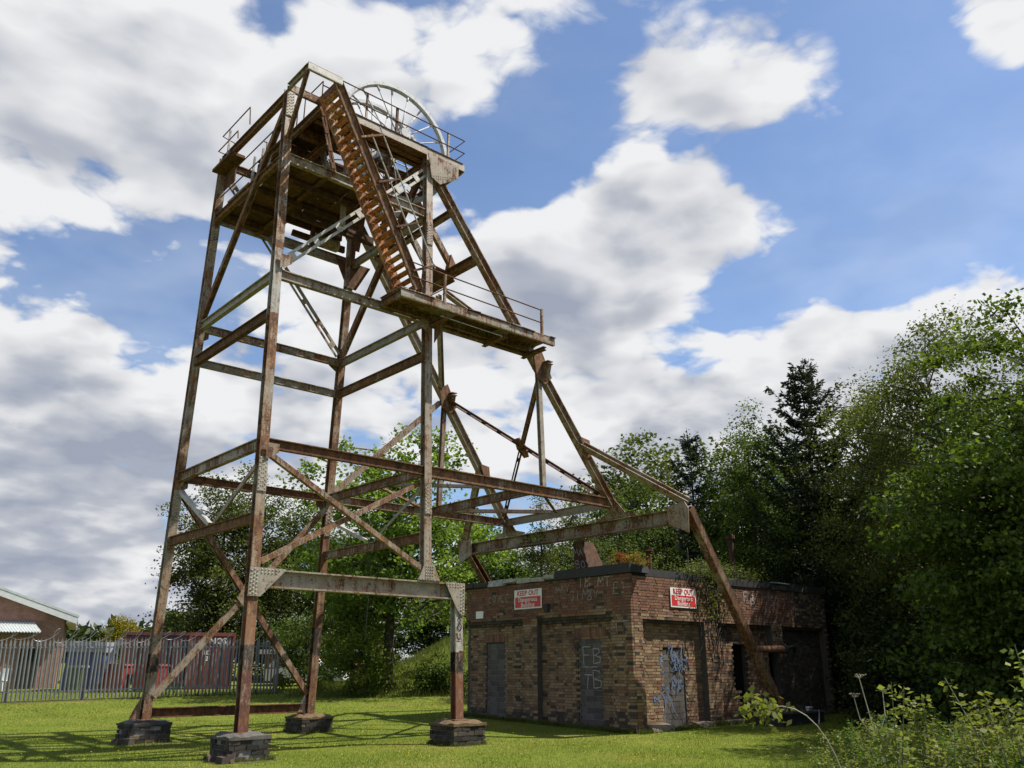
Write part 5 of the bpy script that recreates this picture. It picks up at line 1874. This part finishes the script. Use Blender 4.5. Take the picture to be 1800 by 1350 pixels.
broadleaf('thicket_tree', G3(27.2, 26.6), 'bushy tree behind the thin birch', 6.0, lobes_round(6.0, 2.6, 22, 9, .05), 110, 8000, .42, .18, .65, 'leaf_mid', 'bark_dark', seed=22)
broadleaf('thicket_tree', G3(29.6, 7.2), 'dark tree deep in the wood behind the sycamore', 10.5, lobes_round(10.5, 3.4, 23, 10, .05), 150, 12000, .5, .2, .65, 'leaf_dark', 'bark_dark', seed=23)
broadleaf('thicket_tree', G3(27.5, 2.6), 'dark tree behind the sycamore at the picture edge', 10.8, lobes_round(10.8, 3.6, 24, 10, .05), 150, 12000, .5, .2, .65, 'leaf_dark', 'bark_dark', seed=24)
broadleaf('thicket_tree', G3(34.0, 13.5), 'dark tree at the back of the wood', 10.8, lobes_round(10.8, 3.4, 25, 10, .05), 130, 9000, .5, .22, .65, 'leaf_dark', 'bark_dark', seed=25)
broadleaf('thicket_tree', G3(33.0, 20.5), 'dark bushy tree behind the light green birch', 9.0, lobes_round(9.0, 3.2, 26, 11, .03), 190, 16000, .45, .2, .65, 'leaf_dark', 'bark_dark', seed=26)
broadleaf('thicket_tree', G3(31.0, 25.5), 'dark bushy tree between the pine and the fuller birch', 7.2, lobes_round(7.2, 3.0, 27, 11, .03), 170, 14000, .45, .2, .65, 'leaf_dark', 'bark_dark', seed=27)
broadleaf('backdrop_tree', G3(37.0, 17.5), 'tall leafy tree at the back between spruce and drooping birch', 12.2, lobes_round(12.2, 3.6, 110, 12, .03), 200, 15000, .5, .24, .65, 'leaf_mid', 'bark_dark', seed=110)
broadleaf('backdrop_tree', G3(36.0, 23.5), 'leafy tree at the back, behind the pine', 11.0, lobes_round(11.0, 3.6, 111, 12, .03), 200, 15000, .5, .24, .65, 'leaf_mid', 'bark_dark', seed=111)
broadleaf('backdrop_tree', G3(34.0, 29.0), 'leafy tree at the back, behind the fuller birch', 9.6, lobes_round(9.6, 3.4, 112, 12, .03), 200, 15000, .5, .24, .65, 'leaf_mid', 'bark_dark', seed=112)
broadleaf('backdrop_tree', G3(37.5, 11.0), 'tall leafy tree at the back, right of the drooping birch', 11.6, lobes_round(11.6, 3.8, 113, 12, .03), 200, 15000, .5, .24, .65, 'leaf_mid', 'bark_dark', seed=113)
broadleaf('backdrop_tree', G3(33.5, 5.5), 'tall leafy tree at the back, above the big sycamore', 11.0, lobes_round(11.0, 3.8, 114, 12, .03), 200, 15000, .5, .24, .65, 'leaf_mid', 'bark_dark', seed=114)
# dark undergrowth between the building and the brambles
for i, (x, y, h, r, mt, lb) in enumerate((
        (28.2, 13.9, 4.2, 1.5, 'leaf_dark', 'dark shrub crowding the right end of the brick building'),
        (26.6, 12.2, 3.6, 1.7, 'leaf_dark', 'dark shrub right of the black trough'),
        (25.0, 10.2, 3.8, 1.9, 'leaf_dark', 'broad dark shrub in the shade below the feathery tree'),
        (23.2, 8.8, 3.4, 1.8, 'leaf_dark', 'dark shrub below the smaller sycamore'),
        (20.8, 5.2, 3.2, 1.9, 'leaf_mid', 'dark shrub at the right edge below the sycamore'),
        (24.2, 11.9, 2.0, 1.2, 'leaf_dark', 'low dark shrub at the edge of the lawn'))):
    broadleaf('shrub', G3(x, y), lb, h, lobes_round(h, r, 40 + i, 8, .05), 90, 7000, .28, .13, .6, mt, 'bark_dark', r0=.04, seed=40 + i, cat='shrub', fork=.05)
# saplings on the roof of the brick building
broadleaf('birch_sapling', (18.35, 19.6, 4.14), 'slim birch sapling growing on the left part of the roof', 2.75, [(0, 0, .5, .45, .45, .5), (0, .1, 1.1, .5, .5, .5), (.05, 0, 1.7, .42, .42, .45), (0, 0, 2.35, .25, .25, .4)], 70, 3600, .14, .07, .6, 'leaf_olive', r0=.025, seed=60, fork=.1, nlimb=60, limb_r=.012)
broadleaf('shrub', (20.5, 15.6, 4.05), 'yellow-green shrub on the roof edge spilling over the sunlit sign', 1.0, [(-.7, -.2, .25, .6, .4, .3), (.1, -.35, .2, .7, .4, .4), (.8, -.3, .3, .6, .4, .4), (.2, -.45, -.45, .55, .16, .5), (-.45, -.5, -.75, .3, .1, .35)], 90, 1300, .13, .06, .7, 'leaf_olive', r0=.02, seed=61, cat='shrub', fork=.1, limb_r=.012)
broadleaf('shrub', (21.9, 15.9, 4.05), 'green weeds along the roof edge right of the raking leg', .9, [(-.6, -.1, .25, .6, .4, .3), (.4, -.2, .25, .8, .4, .3), (1.6, -.1, .2, .8, .4, .25)], 70, 2200, .13, .08, .7, 'leaf_olive', r0=.02, seed=62, cat='shrub', fork=.1, limb_r=.012)
broadleaf('shrub', (18.65, 15.9, 4.14), 'small yellow weed on the roof above the shaded corner', .55, [(0, 0, .3, .3, .3, .25)], 25, 700, .1, .06, .7, 'leaf_yellow', r0=.012, seed=63, cat='shrub', fork=.1, limb_r=.008)
broadleaf('shrub', (19.55, 17.4, 4.14), 'orange-leaved seedling on the roof beside the dark cowl', .95, [(0, 0, .45, .28, .28, .28)], 30, 600, .10, .06, .7, 'leaf_orange', r0=.015, seed=64, cat='shrub', fork=.1, limb_r=.008)
broadleaf('shrub', (20.7, 19.5, 4.14), 'leafy green bushes on the middle of the roof', 1.9, [(-.8, .3, .7, .7, .7, .6), (.5, .2, .8, .8, .8, .7), (1.7, .1, .6, .8, .8, .5)], 90, 2600, .2, .085, .65, 'leaf_mid', r0=.03, seed=65, cat='shrub', fork=.1, limb_r=.015)
# bare climbing stems on the sunlit wall
iv = thing('ivy', (20.9, 15.1, 0), 'dark dead ivy stems and strands climbing the sunlit wall', 'ivy')
rg = random.Random(77)
for k in range(9):
    x = 20.0 + rg.random() * 1.5
    pts = [Vector((x, BY0 - .03, rg.uniform(1.2, 2.6)))]
    while pts[-1].z < 4.1:
        q = pts[-1]
        pts.append(Vector((q.x + rg.uniform(-.12, .14), BY0 - .03 - rg.random() * .05, q.z + rg.uniform(.12, .25))))
    MB().tube(pts, [.012 + .012 * i / len(pts) for i in range(len(pts))], 5).build('stem', 'bark_dark', iv)
rng = np.random.default_rng(78)
n = 420
P = np.c_[rng.normal(20.75, .42, n), BY0 - .03 - rng.uniform(0, .12, n), rng.uniform(2.9, 4.2, n)]
link('leaves', tri_mesh('leaves', leaf_quads(rng, P, .07, .7, .5, .2), n, 'leaf_olive', 4), iv)
# ------------------------------------------------------------------ palisade fence, house and yard behind it
def DLZ(d, l, z=None):
    p = FWD * d + LAT * l
    return Vector((p.x, p.y, ground_z(p.x, p.y) if z is None else z))


FA, FB = Vector((5.4, 38.15, 0)), Vector((18.29, 36.68, 0))
fl = (FB - FA).length
fd = (FB - FA).normalized()
fn_ = Vector((fd.y, -fd.x, 0))
fc = thing('palisade_fence', (11.8, 37.4, ground_z(11.8, 37.4)), 'galvanised steel palisade fence with pointed pales in front of the yard', 'fence')
pale = [(-.036, 0), (.036, 0), (.036, 2.05), (.022, 2.22), (.012, 2.14), (0, 2.30), (-.012, 2.14), (-.022, 2.22), (-.036, 2.05)]
pm = MB().prism([(x_, -.008, z_) for x_, z_ in pale[::-1]], (0, .016, 0))
pm.box((-.006, -.03, .02), (.006, -.0085, 2.0))
pm = pm.mesh('pale', 'galv')
ang = math.atan2(fd.y, fd.x)
npale = int(fl / .145)
for i in range(npale + 1):
    p = FA + fd * (i * fl / npale)
    o = bpy.data.objects.new('pale', pm)
    COL.objects.link(o)
    o.parent = fc
    o.matrix_parent_inverse = PINV[fc.name]
    o.location = (p.x, p.y, ground_z(p.x, p.y) + .06)
    o.rotation_euler = (random.uniform(-.008, .008), -0.02 + random.uniform(-.012, .012) + (random.uniform(-.06, .06) if random.random() < .08 else 0), ang)
for zr in (.35, 1.95):
    k = 5
    for j in range(k):
        a = FA + fd * (fl * j / k); b = FA + fd * (fl * (j + 1) / k)
        a = Vector((a.x, a.y, ground_z(a.x, a.y) + zr)) - fn_ * .035; b = Vector((b.x, b.y, ground_z(b.x, b.y) + zr)) - fn_ * .035
        part(MB().angle(a, b, .05, (0, 0, 1), t=.01), 'rail', 'galv', fc)
for j in range(6):
    p = FA + fd * (fl * j / 5) - fn_ * .09
    z = ground_z(p.x, p.y)
    part(MB().ibeam((p.x, p.y, z - .2), (p.x, p.y, z + 2.2), .1, .1, tuple(fd), tf=.012, tw=.01), 'post', 'galv', fc)
rw = thing('razor_wire', (11.8, 37.4, 2.3), 'loose coils of razor wire along the top of the palisade fence', 'wire')
random.seed(51)
pts = []
tt = 0.0
while tt < fl:
    p = FA + fd * tt
    a = tt * 2 * math.pi / .62 + 1.5 * math.sin(tt * .9)
    r = .24 + .09 * math.sin(tt * 1.7) * math.sin(tt * .61)
    pts.append(Vector((p.x, p.y, ground_z(p.x, p.y) + 2.42)) + fd * (.25 * math.cos(a)) + fn_ * (.12 * math.sin(a)) + Vector((0, 0, r * math.sin(a + .6))))
    tt += .035
part(MB().tube(pts, .0085, 4), 'coil', 'wire', rw)

# house: gable end with white bargeboard
HD = 44.0
hg = 0.70
hs = thing('brick_house', DLZ(HD, -27, hg), 'red-brown brick house with white gable bargeboard behind the fence at the left edge', 'house')
HU = Vector((.90, .436))          # the gable faces the camera squarely
def HP(u, v, z):
    q = u + 21.55
    return DLZ(HD + q * HU.y + v * HU.x, -21.55 + q * HU.x - v * HU.y, z)
ue, ul, ur, ze, zr_ = -22.3, -38.5, -30.4, 3.9, 6.75
wall = [HP(ul, 0, hg - .3), HP(ue, 0, hg - .3), HP(ue, 0, ze), HP(ur, 0, zr_), HP(ul, 0, ze)]
# the wall mesh is laid out in the house's own axes so that the courses run level
hroot = bpy.data.objects.new('gable_wall', MB().prism([(u, 0, z) for u, z in ((ul, hg - .3), (ue, hg - .3), (ue, ze), (ur, zr_), (ul, ze))], (0, 9, 0)).mesh('gable_wall', 'house_brick'))
COL.objects.link(hroot)
hroot.parent = hs
hroot.matrix_parent_inverse = PINV[hs.name]
base_ = HP(0, 0, 0)
hroot.location = (base_.x, base_.y, 0)
hdir_ = HP(1, 0, 0) - HP(0, 0, 0)
hroot.rotation_euler = (0, 0, math.atan2(hdir_.y, hdir_.x))
HV = (HP(0, 1, 0) - HP(0, 0, 0))
rs = (zr_ - ze) / (ur - ue)
def rz_(u): return ze + (u - ue) * rs
part(MB().prism([HP(ue + .55, -.45, rz_(ue + .55) + .20), HP(ur, -.45, rz_(ur) + .20), HP(ur, -.45, rz_(ur) + .32), HP(ue + .55, -.45, rz_(ue + .55) + .32)], HV * 9.9), 'roof', 'roof_tile', hs)
part(MB().prism([HP(ul - .55, -.45, rz_(ue + .55) + .20), HP(ur - .005, -.45, rz_(ur) + .20), HP(ur - .005, -.45, rz_(ur) + .32), HP(ul - .55, -.45, rz_(ue + .55) + .32)], HV * 9.9), 'roof', 'roof_tile', hs)
part(MB().prism([HP(ue + .56, -.49, rz_(ue + .56) - .05), HP(ur, -.49, rz_(ur) - .05), HP(ur, -.49, rz_(ur) + .24), HP(ue + .56, -.49, rz_(ue + .56) + .24)], HV * .035), 'bargeboard', 'white_paint', hs)
part(MB().prism([HP(ue + .62, -.50, rz_(ue + .56) + .245), HP(ur, -.50, rz_(ur) + .245), HP(ur, -.50, rz_(ur) + .36), HP(ue + .62, -.50, rz_(ue + .56) + .36)], HV * .2), 'verge_trim', 'awning', hs)
part(MB().prism([HP(ue + .1, -.45, rz_(ue + .5) + .0), HP(ue + .52, -.45, rz_(ue + .5) + .0), HP(ue + .52, -.45, rz_(ue + .5) + .06), HP(ue + .1, -.45, rz_(ue + .5) + .06)], HV * 9.5), 'soffit', 'white_paint', hs)
# corrugated awning on timber brackets
aw = MB()
nu = 90
u0, u1 = -29.0, -23.3
vs_, fs = [], []
for i in range(nu + 1):
    u = u0 + (u1 - u0) * i / nu
    dz = .03 * math.cos(i * math.pi)
    q0 = .0 if u < u1 - .9 else .0
    vs_ += [HP(u - .35, -.02, 3.72 + dz), HP(u + .1, -1.45, 3.22 + dz), HP(u - .35, -.02, 3.69 + dz), HP(u + .1, -1.45, 3.19 + dz)]
for i in range(nu):
    a = i * 4
    fs += [(a, a + 1, a + 5, a + 4), (a + 2, a + 6, a + 7, a + 3), (a + 1, a + 3, a + 7, a + 5)]
aw.add(vs_, fs)
awo = part(aw, 'awning', 'awning', hs)
for u in (-28.2, -25.8, -23.8):
    part(MB().bar(HP(u, -.03, 2.1), HP(u, -1.25, 3.12), .09, .09, (0, 0, 1)), 'bracket', 'timber', awo)
part(MB().bar(HP(u0, -1.3, 3.12), HP(u1, -1.3, 3.12), .1, .08), 'bearer', 'timber', awo)
part(MB().prism([HP(-27.6, -.03, hg), HP(-25.2, -.03, hg), HP(-25.2, -.03, 2.9), HP(-27.6, -.03, 2.9)], HV * -.05), 'door', 'tarp_blue', hs)
part(MB().prism([HP(-24.0, -.03, hg), HP(-23.2, -.03, hg), HP(-23.2, -.03, 2.5), HP(-24.0, -.03, 2.5)], HV * -.05), 'door', 'dark_room', hs)

# shipping containers
def container(d, l, wdt, z0, z1, depth, mat, label, ang):
    """corrugated steel box; ang turns its end squarely towards the lawn"""
    t = thing('shipping_container', DLZ(d, l, z0), label, 'container')
    ca, sa = math.cos(ang), math.sin(ang)
    def CQ(u, v, z): return DLZ(d + u * sa + v * ca, l + u * ca - v * sa, z)
    dv = CQ(0, 1, 0) - CQ(0, 0, 0)
    def pr_(u0, u1, za, zb, v, th): return MB().prism([CQ(u0, v, za), CQ(u1, v, za), CQ(u1, v, zb), CQ(u0, v, zb)], dv * th)
    part(pr_(0, wdt, z0, z1 - .05, .04, depth), 'body', mat, t)
    u = .12
    while u < wdt - .2:
        part(pr_(u, u + .11, z0 + .18, z1 - .2, 0, .045), 'rib', mat, t)
        u += .24
    for a_, b_, c_, e in ((0, wdt, z1 - .16, z1), (0, wdt, z0, z0 + .16), (0, .1, z0 + .161, z1 - .161), (wdt - .1, wdt, z0 + .161, z1 - .161)):
        part(pr_(a_, b_, c_, e, -.03, .12), 'frame_bar', mat, t)
    return t, CQ


container(47, -20.6, 5.6, .8, 3.42, 2.4, 'container_brown', 'long dark brown shipping container behind the palisade fence', .38)
rc_, CQ = container(42.6, -15.5, 2.1, .66, 3.22, 5.5, 'container_red', 'rust-red shipping container end with white lettering, right of the brown one', .36)
xd_ = CQ(1, 0, 0) - CQ(0, 0, 0)
text_obj('lettering', 'S  NOS', .38, CQ(1.1, -.035, 2.82), tuple(xd_), (0, 0, 1), 'sign_white', rc_, bold=.01)
text_obj('lettering', 'B2\n2', .28, CQ(.85, -.035, 2.15), tuple(xd_), (0, 0, 1), 'sign_white', rc_, bold=.01)


def wheelie(d, u, w, h, mat, label, lidmat=None):
    t = thing('wheelie_bin', DLZ(d, u), label, 'bin')
    g = DLZ(d, u).z
    a = [DLZ(d, u - w * .42, g + .08), DLZ(d, u + w * .42, g + .08), DLZ(d, u + w / 2, g + h), DLZ(d, u - w / 2, g + h)]
    part(MB().prism(a, FWD * w * .9), 'body', mat, t)
    part(MB().prism([DLZ(d - .05, u - w * .54, g + h + .005), DLZ(d - .05, u + w * .54, g + h + .005), DLZ(d - .05, u + w * .5, g + h + .1), DLZ(d - .05, u - w * .5, g + h + .1)], FWD * (w + .1)), 'lid', lidmat or mat, t)
    for s in (-.35, .35):
        c = DLZ(d + .02, u + s * w, g + .09)
        part(MB().tube([c - LAT * .03, c + LAT * .03], .09, 10), 'wheel', 'rubber', t)
    return t


wheelie(40.2, -18.0, 1.15, 1.12, 'bin_red', 'bright red wheeled bin behind the fence, the left of two')
wheelie(40.6, -16.6, 1.15, 1.10, 'bin_red', 'red wheeled bin behind the fence, the right of two')
wheelie(40.4, -19.75, .62, 1.05, 'bin_green', 'green bin behind the fence beside the red bins', 'tarp_white')
tp = thing('covered_stack', DLZ(41.8, -20.1), 'stack of goods under blue and white sheets behind the green bins', 'stack')
part(MB().prism([DLZ(41.8, -21.0, .6), DLZ(41.8, -19.1, .6), DLZ(41.8, -19.2, 2.25), DLZ(41.8, -20.9, 2.3)], FWD * 1.2), 'blue_sheet', 'tarp_blue', tp)
part(MB().prism([DLZ(41.7, -21.0, 2.31), DLZ(41.7, -19.1, 2.28), DLZ(41.7, -19.15, 2.75), DLZ(41.7, -20.95, 2.8)], FWD * 1.4), 'white_sheet', 'tarp_white', tp)
post_ = thing('timber_post', DLZ(40.0, -17.9), 'pale blue leaning post standing behind the red bins', 'post')
part(MB().bar(DLZ(40, -18.25, 1.6), DLZ(40.0, -17.65, 2.85), .16, .12, tuple(FWD)), 'post', 'tarp_white', post_)
part(MB().bar(DLZ(40, -18.6, .6), DLZ(40.0, -18.26, 1.58), .16, .12, tuple(FWD)), 'post_foot', 'tarp_blue', post_)
ch = thing('garden_chair', DLZ(41, -23.5), 'white plastic garden chair behind the fence near the house door', 'chair')
g = DLZ(41, -23.5).z
for s in (-.28, .28):
    for v in (0, .45):
        part(MB().bar(DLZ(41 + v, -23.5 + s, g), DLZ(41 + v, -23.5 + s * .85, g + .45), .05, .05, tuple(FWD)), 'leg', 'white_paint', ch)
part(MB().prism([DLZ(40.95, -23.8, g + .45), DLZ(40.95, -23.2, g + .45), DLZ(41.5, -23.2, g + .45), DLZ(41.5, -23.8, g + .45)], (0, 0, .04)), 'seat', 'white_paint', ch)
part(MB().prism([DLZ(41.5, -23.8, g + .49), DLZ(41.5, -23.2, g + .49), DLZ(41.6, -23.25, g + 1.0), DLZ(41.6, -23.75, g + 1.0)], FWD * .03), 'backrest', 'white_paint', ch)
# low outbuilding and parked car beyond the lawn
ob = thing('outbuilding', DLZ(49, -11), 'low red brick outbuilding with pale roof beyond the far hedge', 'building')
part(MB().prism([DLZ(49, -13.6, .6), DLZ(49, -8.6, .6), DLZ(49, -8.6, 2.3), DLZ(49, -13.6, 2.3)], FWD * 4), 'wall', 'brick_red', ob)
part(MB().prism([DLZ(48.7, -13.9, 2.31), DLZ(48.7, -8.3, 2.31), DLZ(48.7, -8.3, 2.55), DLZ(48.7, -13.9, 2.55)], FWD * 4.6), 'roof', 'awning', ob)
cr = thing('parked_car', DLZ(45.5, -10.6), 'white car parked beyond the lawn, half hidden by the back leg', 'car')
def CP(a, z, w=0): return DLZ(45.5 + w, -10.6 + a, .72 + z)
body = [(-2.0, .25), (2.0, .25), (2.05, .65), (1.6, .85), (-.95, .9), (-2.05, .8)]
part(MB().prism([CP(a, z) for a, z in body], FWD * 1.7), 'body', 'white_paint', cr)
cab = [(-1.9, .905), (.95, .88), (.35, 1.38), (-1.45, 1.40)]
part(MB().prism([CP(a, z, .08) for a, z in cab], FWD * 1.54), 'cabin', 'white_paint', cr)
part(MB().prism([CP(a, z, .07) for a, z in ((-1.6, .95), (.75, .93), (.30, 1.30), (-1.35, 1.32))], FWD * -.01), 'window', 'glass_dark', cr)
for a in (-1.25, 1.25):
    c = CP(a, .3, -.02)
    part(MB().tube([c, c + FWD * .2], .31, 14), 'wheel', 'rubber', cr)
# golden conifer and the far wood
rng = np.random.default_rng(90)
broadleaf('golden_conifer', (19.6, 62.5, ground_z(19.6, 62.5)), 'round golden-green conifer above the containers', 4.0, [(0, 0, 1.6, 1.25, 1.25, 1.5), (0, 0, 2.6, .9, .9, 1.1)], 130, 9000, .2, .16, .4, 'leaf_gold', r0=.1, seed=90, droop=-.6)
broadleaf('far_tree', G3(22.7, 61.0), 'grey-green tree right of the golden conifer', 4.2, [(0, 0, 2.2, 1.5, 1.5, 1.7)], 70, 4000, .35, .3, .7, 'leaf_mid', r0=.1, seed=91)
n = 9000
l = rng.uniform(-125, -40, n)
d = rng.uniform(180, 200, n)
x, y = dl_to_xy(d, l)
top = 9.0 + 1.4 * np.sin(l * .9) * np.sin(l * .37) + rng.uniform(-1.2, .9, n)
z = 1 + (top - 1) * np.sqrt(rng.uniform(0, 1, n))
V = leaf_quads(rng, np.c_[x, y, z], 1.7, .6, -.5)
tag(link('distant_wood', tri_mesh('distant_wood', V, n, 'leaf_dark', 4)), 'dark line of distant woodland on the horizon at left', 'wood', kind='stuff')
# ------------------------------------------------------------------ foreground undergrowth at the right
def weed_mesh(seed, H, pairs, L, W, mat, stem='green_stem', bushy=1):
    rng = np.random.default_rng(seed)
    mb = MB()
    Ps, Os = [], []
    for b in range(bushy):
        lx, ly = rng.normal(0, .10, 2) * (1 if bushy > 1 else .5)
        h = H * rng.uniform(.7, 1)
        pts = [Vector((rng.normal(0, .03), rng.normal(0, .03), 0)), Vector((lx * .4, ly * .4, h * .5)), Vector((lx * 1.4, ly * 1.4, h))]
        mb.tube(pts, [.009, .007, .003], 5, caps=False)
        for i in range(pairs):
            t = .25 + .75 * (i + rng.uniform(0, .6)) / pairs
            p = pts[0].lerp(pts[1], t * 2) if t < .5 else pts[1].lerp(pts[2], min(1, t * 2 - 1))
            a = i * 2.4 + rng.uniform(0, .7)
            for s in range(5):
                aa = a + s * 1.257 + rng.uniform(-.4, .4)
                o = np.array([math.cos(aa), math.sin(aa), .25])
                r = rng.uniform(.01, .09) * (1.3 - t * .6)
                Ps.append(np.array(p) + o * r + rng.normal(0, .012, 3)); Os.append(o)
    P, O = np.array(Ps), np.array(Os)
    V = leaf_quads(rng, P, L, W, .15, 1.2, O * 1.6)
    return mb.mesh('stem', stem), tri_mesh('leaves', V, len(P), mat, 4)


def weed(kind, meshes, loc, rz, sc, label, group=None):
    r = local_thing(kind, loc, rz, label, 'plant', group, sc)
    link('stem', meshes[0], r)
    link('leaves', meshes[1], r)
    return r


PALE = [weed_mesh(s, 1.45, 20, .060, .75, 'leaf_pale', bushy=4) for s in (1, 2, 3)]
NET = [weed_mesh(s, 1.2, 20, .075, .36, 'leaf_nettle', bushy=4) for s in (4, 5, 6)]
OLV = [weed_mesh(s, 1.3, 20, .05, .6, 'leaf_olive', bushy=4) for s in (7, 8)]
rg = random.Random(17)


def mesh_arrays(me):
    co = np.empty(len(me.vertices) * 3, dtype=np.float32)
    me.vertices.foreach_get('co', co)
    return co.reshape(-1, 3), [tuple(p.vertices) for p in me.polygons]


def mass(name, label, picks):
    """undergrowth nobody could count: many plants as one mesh, leaves and stems"""
    leaves, st_ = [], MB()
    for mset, x, y, z, rz, sc in picks:
        c, s_ = math.cos(rz) * sc, math.sin(rz) * sc
        R = np.array([[c, -s_, 0], [s_, c, 0], [0, 0, sc]])
        v, _ = mesh_arrays(mset[1])
        leaves.append(v @ R.T + np.array([x, y, z]))
        v, f = mesh_arrays(mset[0])
        st_.add([tuple(q) for q in (v @ R.T + np.array([x, y, z]))], f)
    V = np.concatenate(leaves)
    o = link(name, tri_mesh(name, V, len(V) // 4, picks[0][0][1].materials[0].name, 4))
    tag(o, label, 'plants', kind='stuff')
    st_.build('stems', 'green_stem', o)


heaps = {0: [], 1: [], 2: []}
for i in range(165):
    d = rg.uniform(6.0, 12.5)
    t = rg.random()
    l = d * (.30 + .335 * t)
    h = (.56 + .62 * max(0, min(1, t + rg.uniform(-.08, .08))) ** .8) * (1 + .05 * (d - 8)) * rg.uniform(.7, 1.1)
    if t < .12: h *= .75
    k = rg.random()
    q = 0 if k < .36 else 1 if k < .78 else 2
    x, y = (FWD * d + LAT * l).xy
    src, hh = ((PALE, 1.35), (NET, 1.15), (OLV, 1.25))[q]
    heaps[q].append((src[i % len(src)], x, y, ground_z(x, y), rg.uniform(0, 6.28), h / hh))
mass('pale_weeds', 'pale yellow-green leafy weeds massed at lower right', heaps[0])
mass('green_weeds', 'narrow-leaved green weeds massed at lower right', heaps[1])
mass('bramble_patch', 'small-leaved olive brambles massed at lower right', heaps[2])
for (px, d, h, mset, rz, nm, lb) in (
        (.415, 8.2, 1.38, PALE[0], .3, 'pale_weed', 'pale leafy weed with rounded head right of the forked stalk'),
        (.452, 8.8, 1.30, PALE[1], 1.3, 'pale_weed', 'pale leafy weed in the middle of the undergrowth'),
        (.545, 7.6, 1.50, PALE[2], 2.3, 'pale_weed', 'bushy pale weed at right, taller than the nettles round it'),
        (.590, 7.2, 1.66, PALE[0], 4.0, 'pale_weed', 'tallest pale weed, at the right edge of the undergrowth')):
    p = FWD * d + LAT * (px * d)
    weed(nm, mset, (p.x, p.y, ground_z(p.x, p.y)), rz, h / 1.35, lb)
# tall grass filling the patch
rng = np.random.default_rng(19)
n = 26000
d = rng.uniform(5.5, 13.5, n); t = rng.uniform(-.05, 1.1, n); l = d * (.30 + .36 * t)
x, y = dl_to_xy(d, l)
h = (0.40 + 0.62 * np.clip(t, 0, 1)) * rng.uniform(.5, 1.1, n)
V = blades(rng, np.c_[x, y, GZ(x, y)], h, rng.uniform(.006, .014, n), rng.uniform(.1, .5, n))
tag(link('tall_grass', tri_mesh('tall_grass', V, n, 'grass_long')), 'tall grass growing among the weeds at lower right', 'grass', kind='stuff')


def umbel(mb_s, mb_u, p, r, rgx):
    for k in range(7):
        a = rgx.uniform(0, 6.28); q = r * math.sqrt(rgx.random())
        e = p + Vector((math.cos(a) * q, math.sin(a) * q, r * .5 + rgx.uniform(-.01, .02)))
        mb_s.tube([p, e], .0018, 3, caps=False)
        for s in range(3):
            c = e + Vector((rgx.uniform(-.02, .02), rgx.uniform(-.02, .02), 0))
            mb_u.box(c - Vector((.007, .007, .003)), c + Vector((.007, .007, .004)), jit=.003)


def hogweed(d, l, H, label, seed, leanx=0.0):
    rgx = random.Random(seed)
    p = FWD * d + LAT * l
    base = Vector((p.x, p.y, ground_z(p.x, p.y)))
    t = thing('hogweed_stalk', base, label, 'plant')
    st_, um = MB(), MB()
    top = base + LAT * leanx + Vector((0, 0, H))
    k = base.lerp(top, .62) + Vector((0, 0, .02))
    st_.tube([base, base.lerp(k, .5) + LAT * .02, k, top], [.010, .009, .007, .004], 6)
    umbel(st_, um, top, .055, rgx)
    for s in (-1, 1):
        e = k + LAT * (s * rgx.uniform(.10, .2)) + Vector((0, 0, H * rgx.uniform(.2, .34)))
        st_.tube([k, k.lerp(e, .5) + LAT * s * .05, e], [.006, .005, .003], 5)
        umbel(st_, um, e, .04, rgx)
    st_.build('stem', 'dead_stem', t)
    um.build('flower_head', 'umbel', t)['kind'] = 'stuff'
    return t


hogweed(8.6, 3.58, 1.50, 'dead forked hogweed stalk, the one nearest the brick building', 1, -.25)
# arching bramble shoot over the lawn edge
base = FWD * 8.2 + LAT * 2.95
bt = thing('bramble_shoot', (base.x, base.y, 0), 'pale arching bramble shoot with a cluster of leaves in front of the brick wall', 'plant')
pts = []
for i in range(9):
    t = i / 8
    p = base + LAT * (-.62 * t ** 1.6) + Vector((0, 0, .55 + .72 * math.sin(t * 1.75)))
    pts.append(p)
pts.insert(0, Vector((base.x + .02, base.y, 0)))
MB().tube(pts, [.0055] * 3 + [.0048] * 4 + [.0035] * 3, 6).build('stem', 'dead_stem', bt)
rng = np.random.default_rng(23)
n = 130
c = np.array(pts[-1]) - np.array(LAT) * .07
P = c + rng.normal(0, 1, (n, 3)) * np.array([.10, .10, .06])
link('leaves', tri_mesh('leaves', leaf_quads(rng, P, .075, .75, .3, 1.0), n, 'leaf_pale', 4), bt)
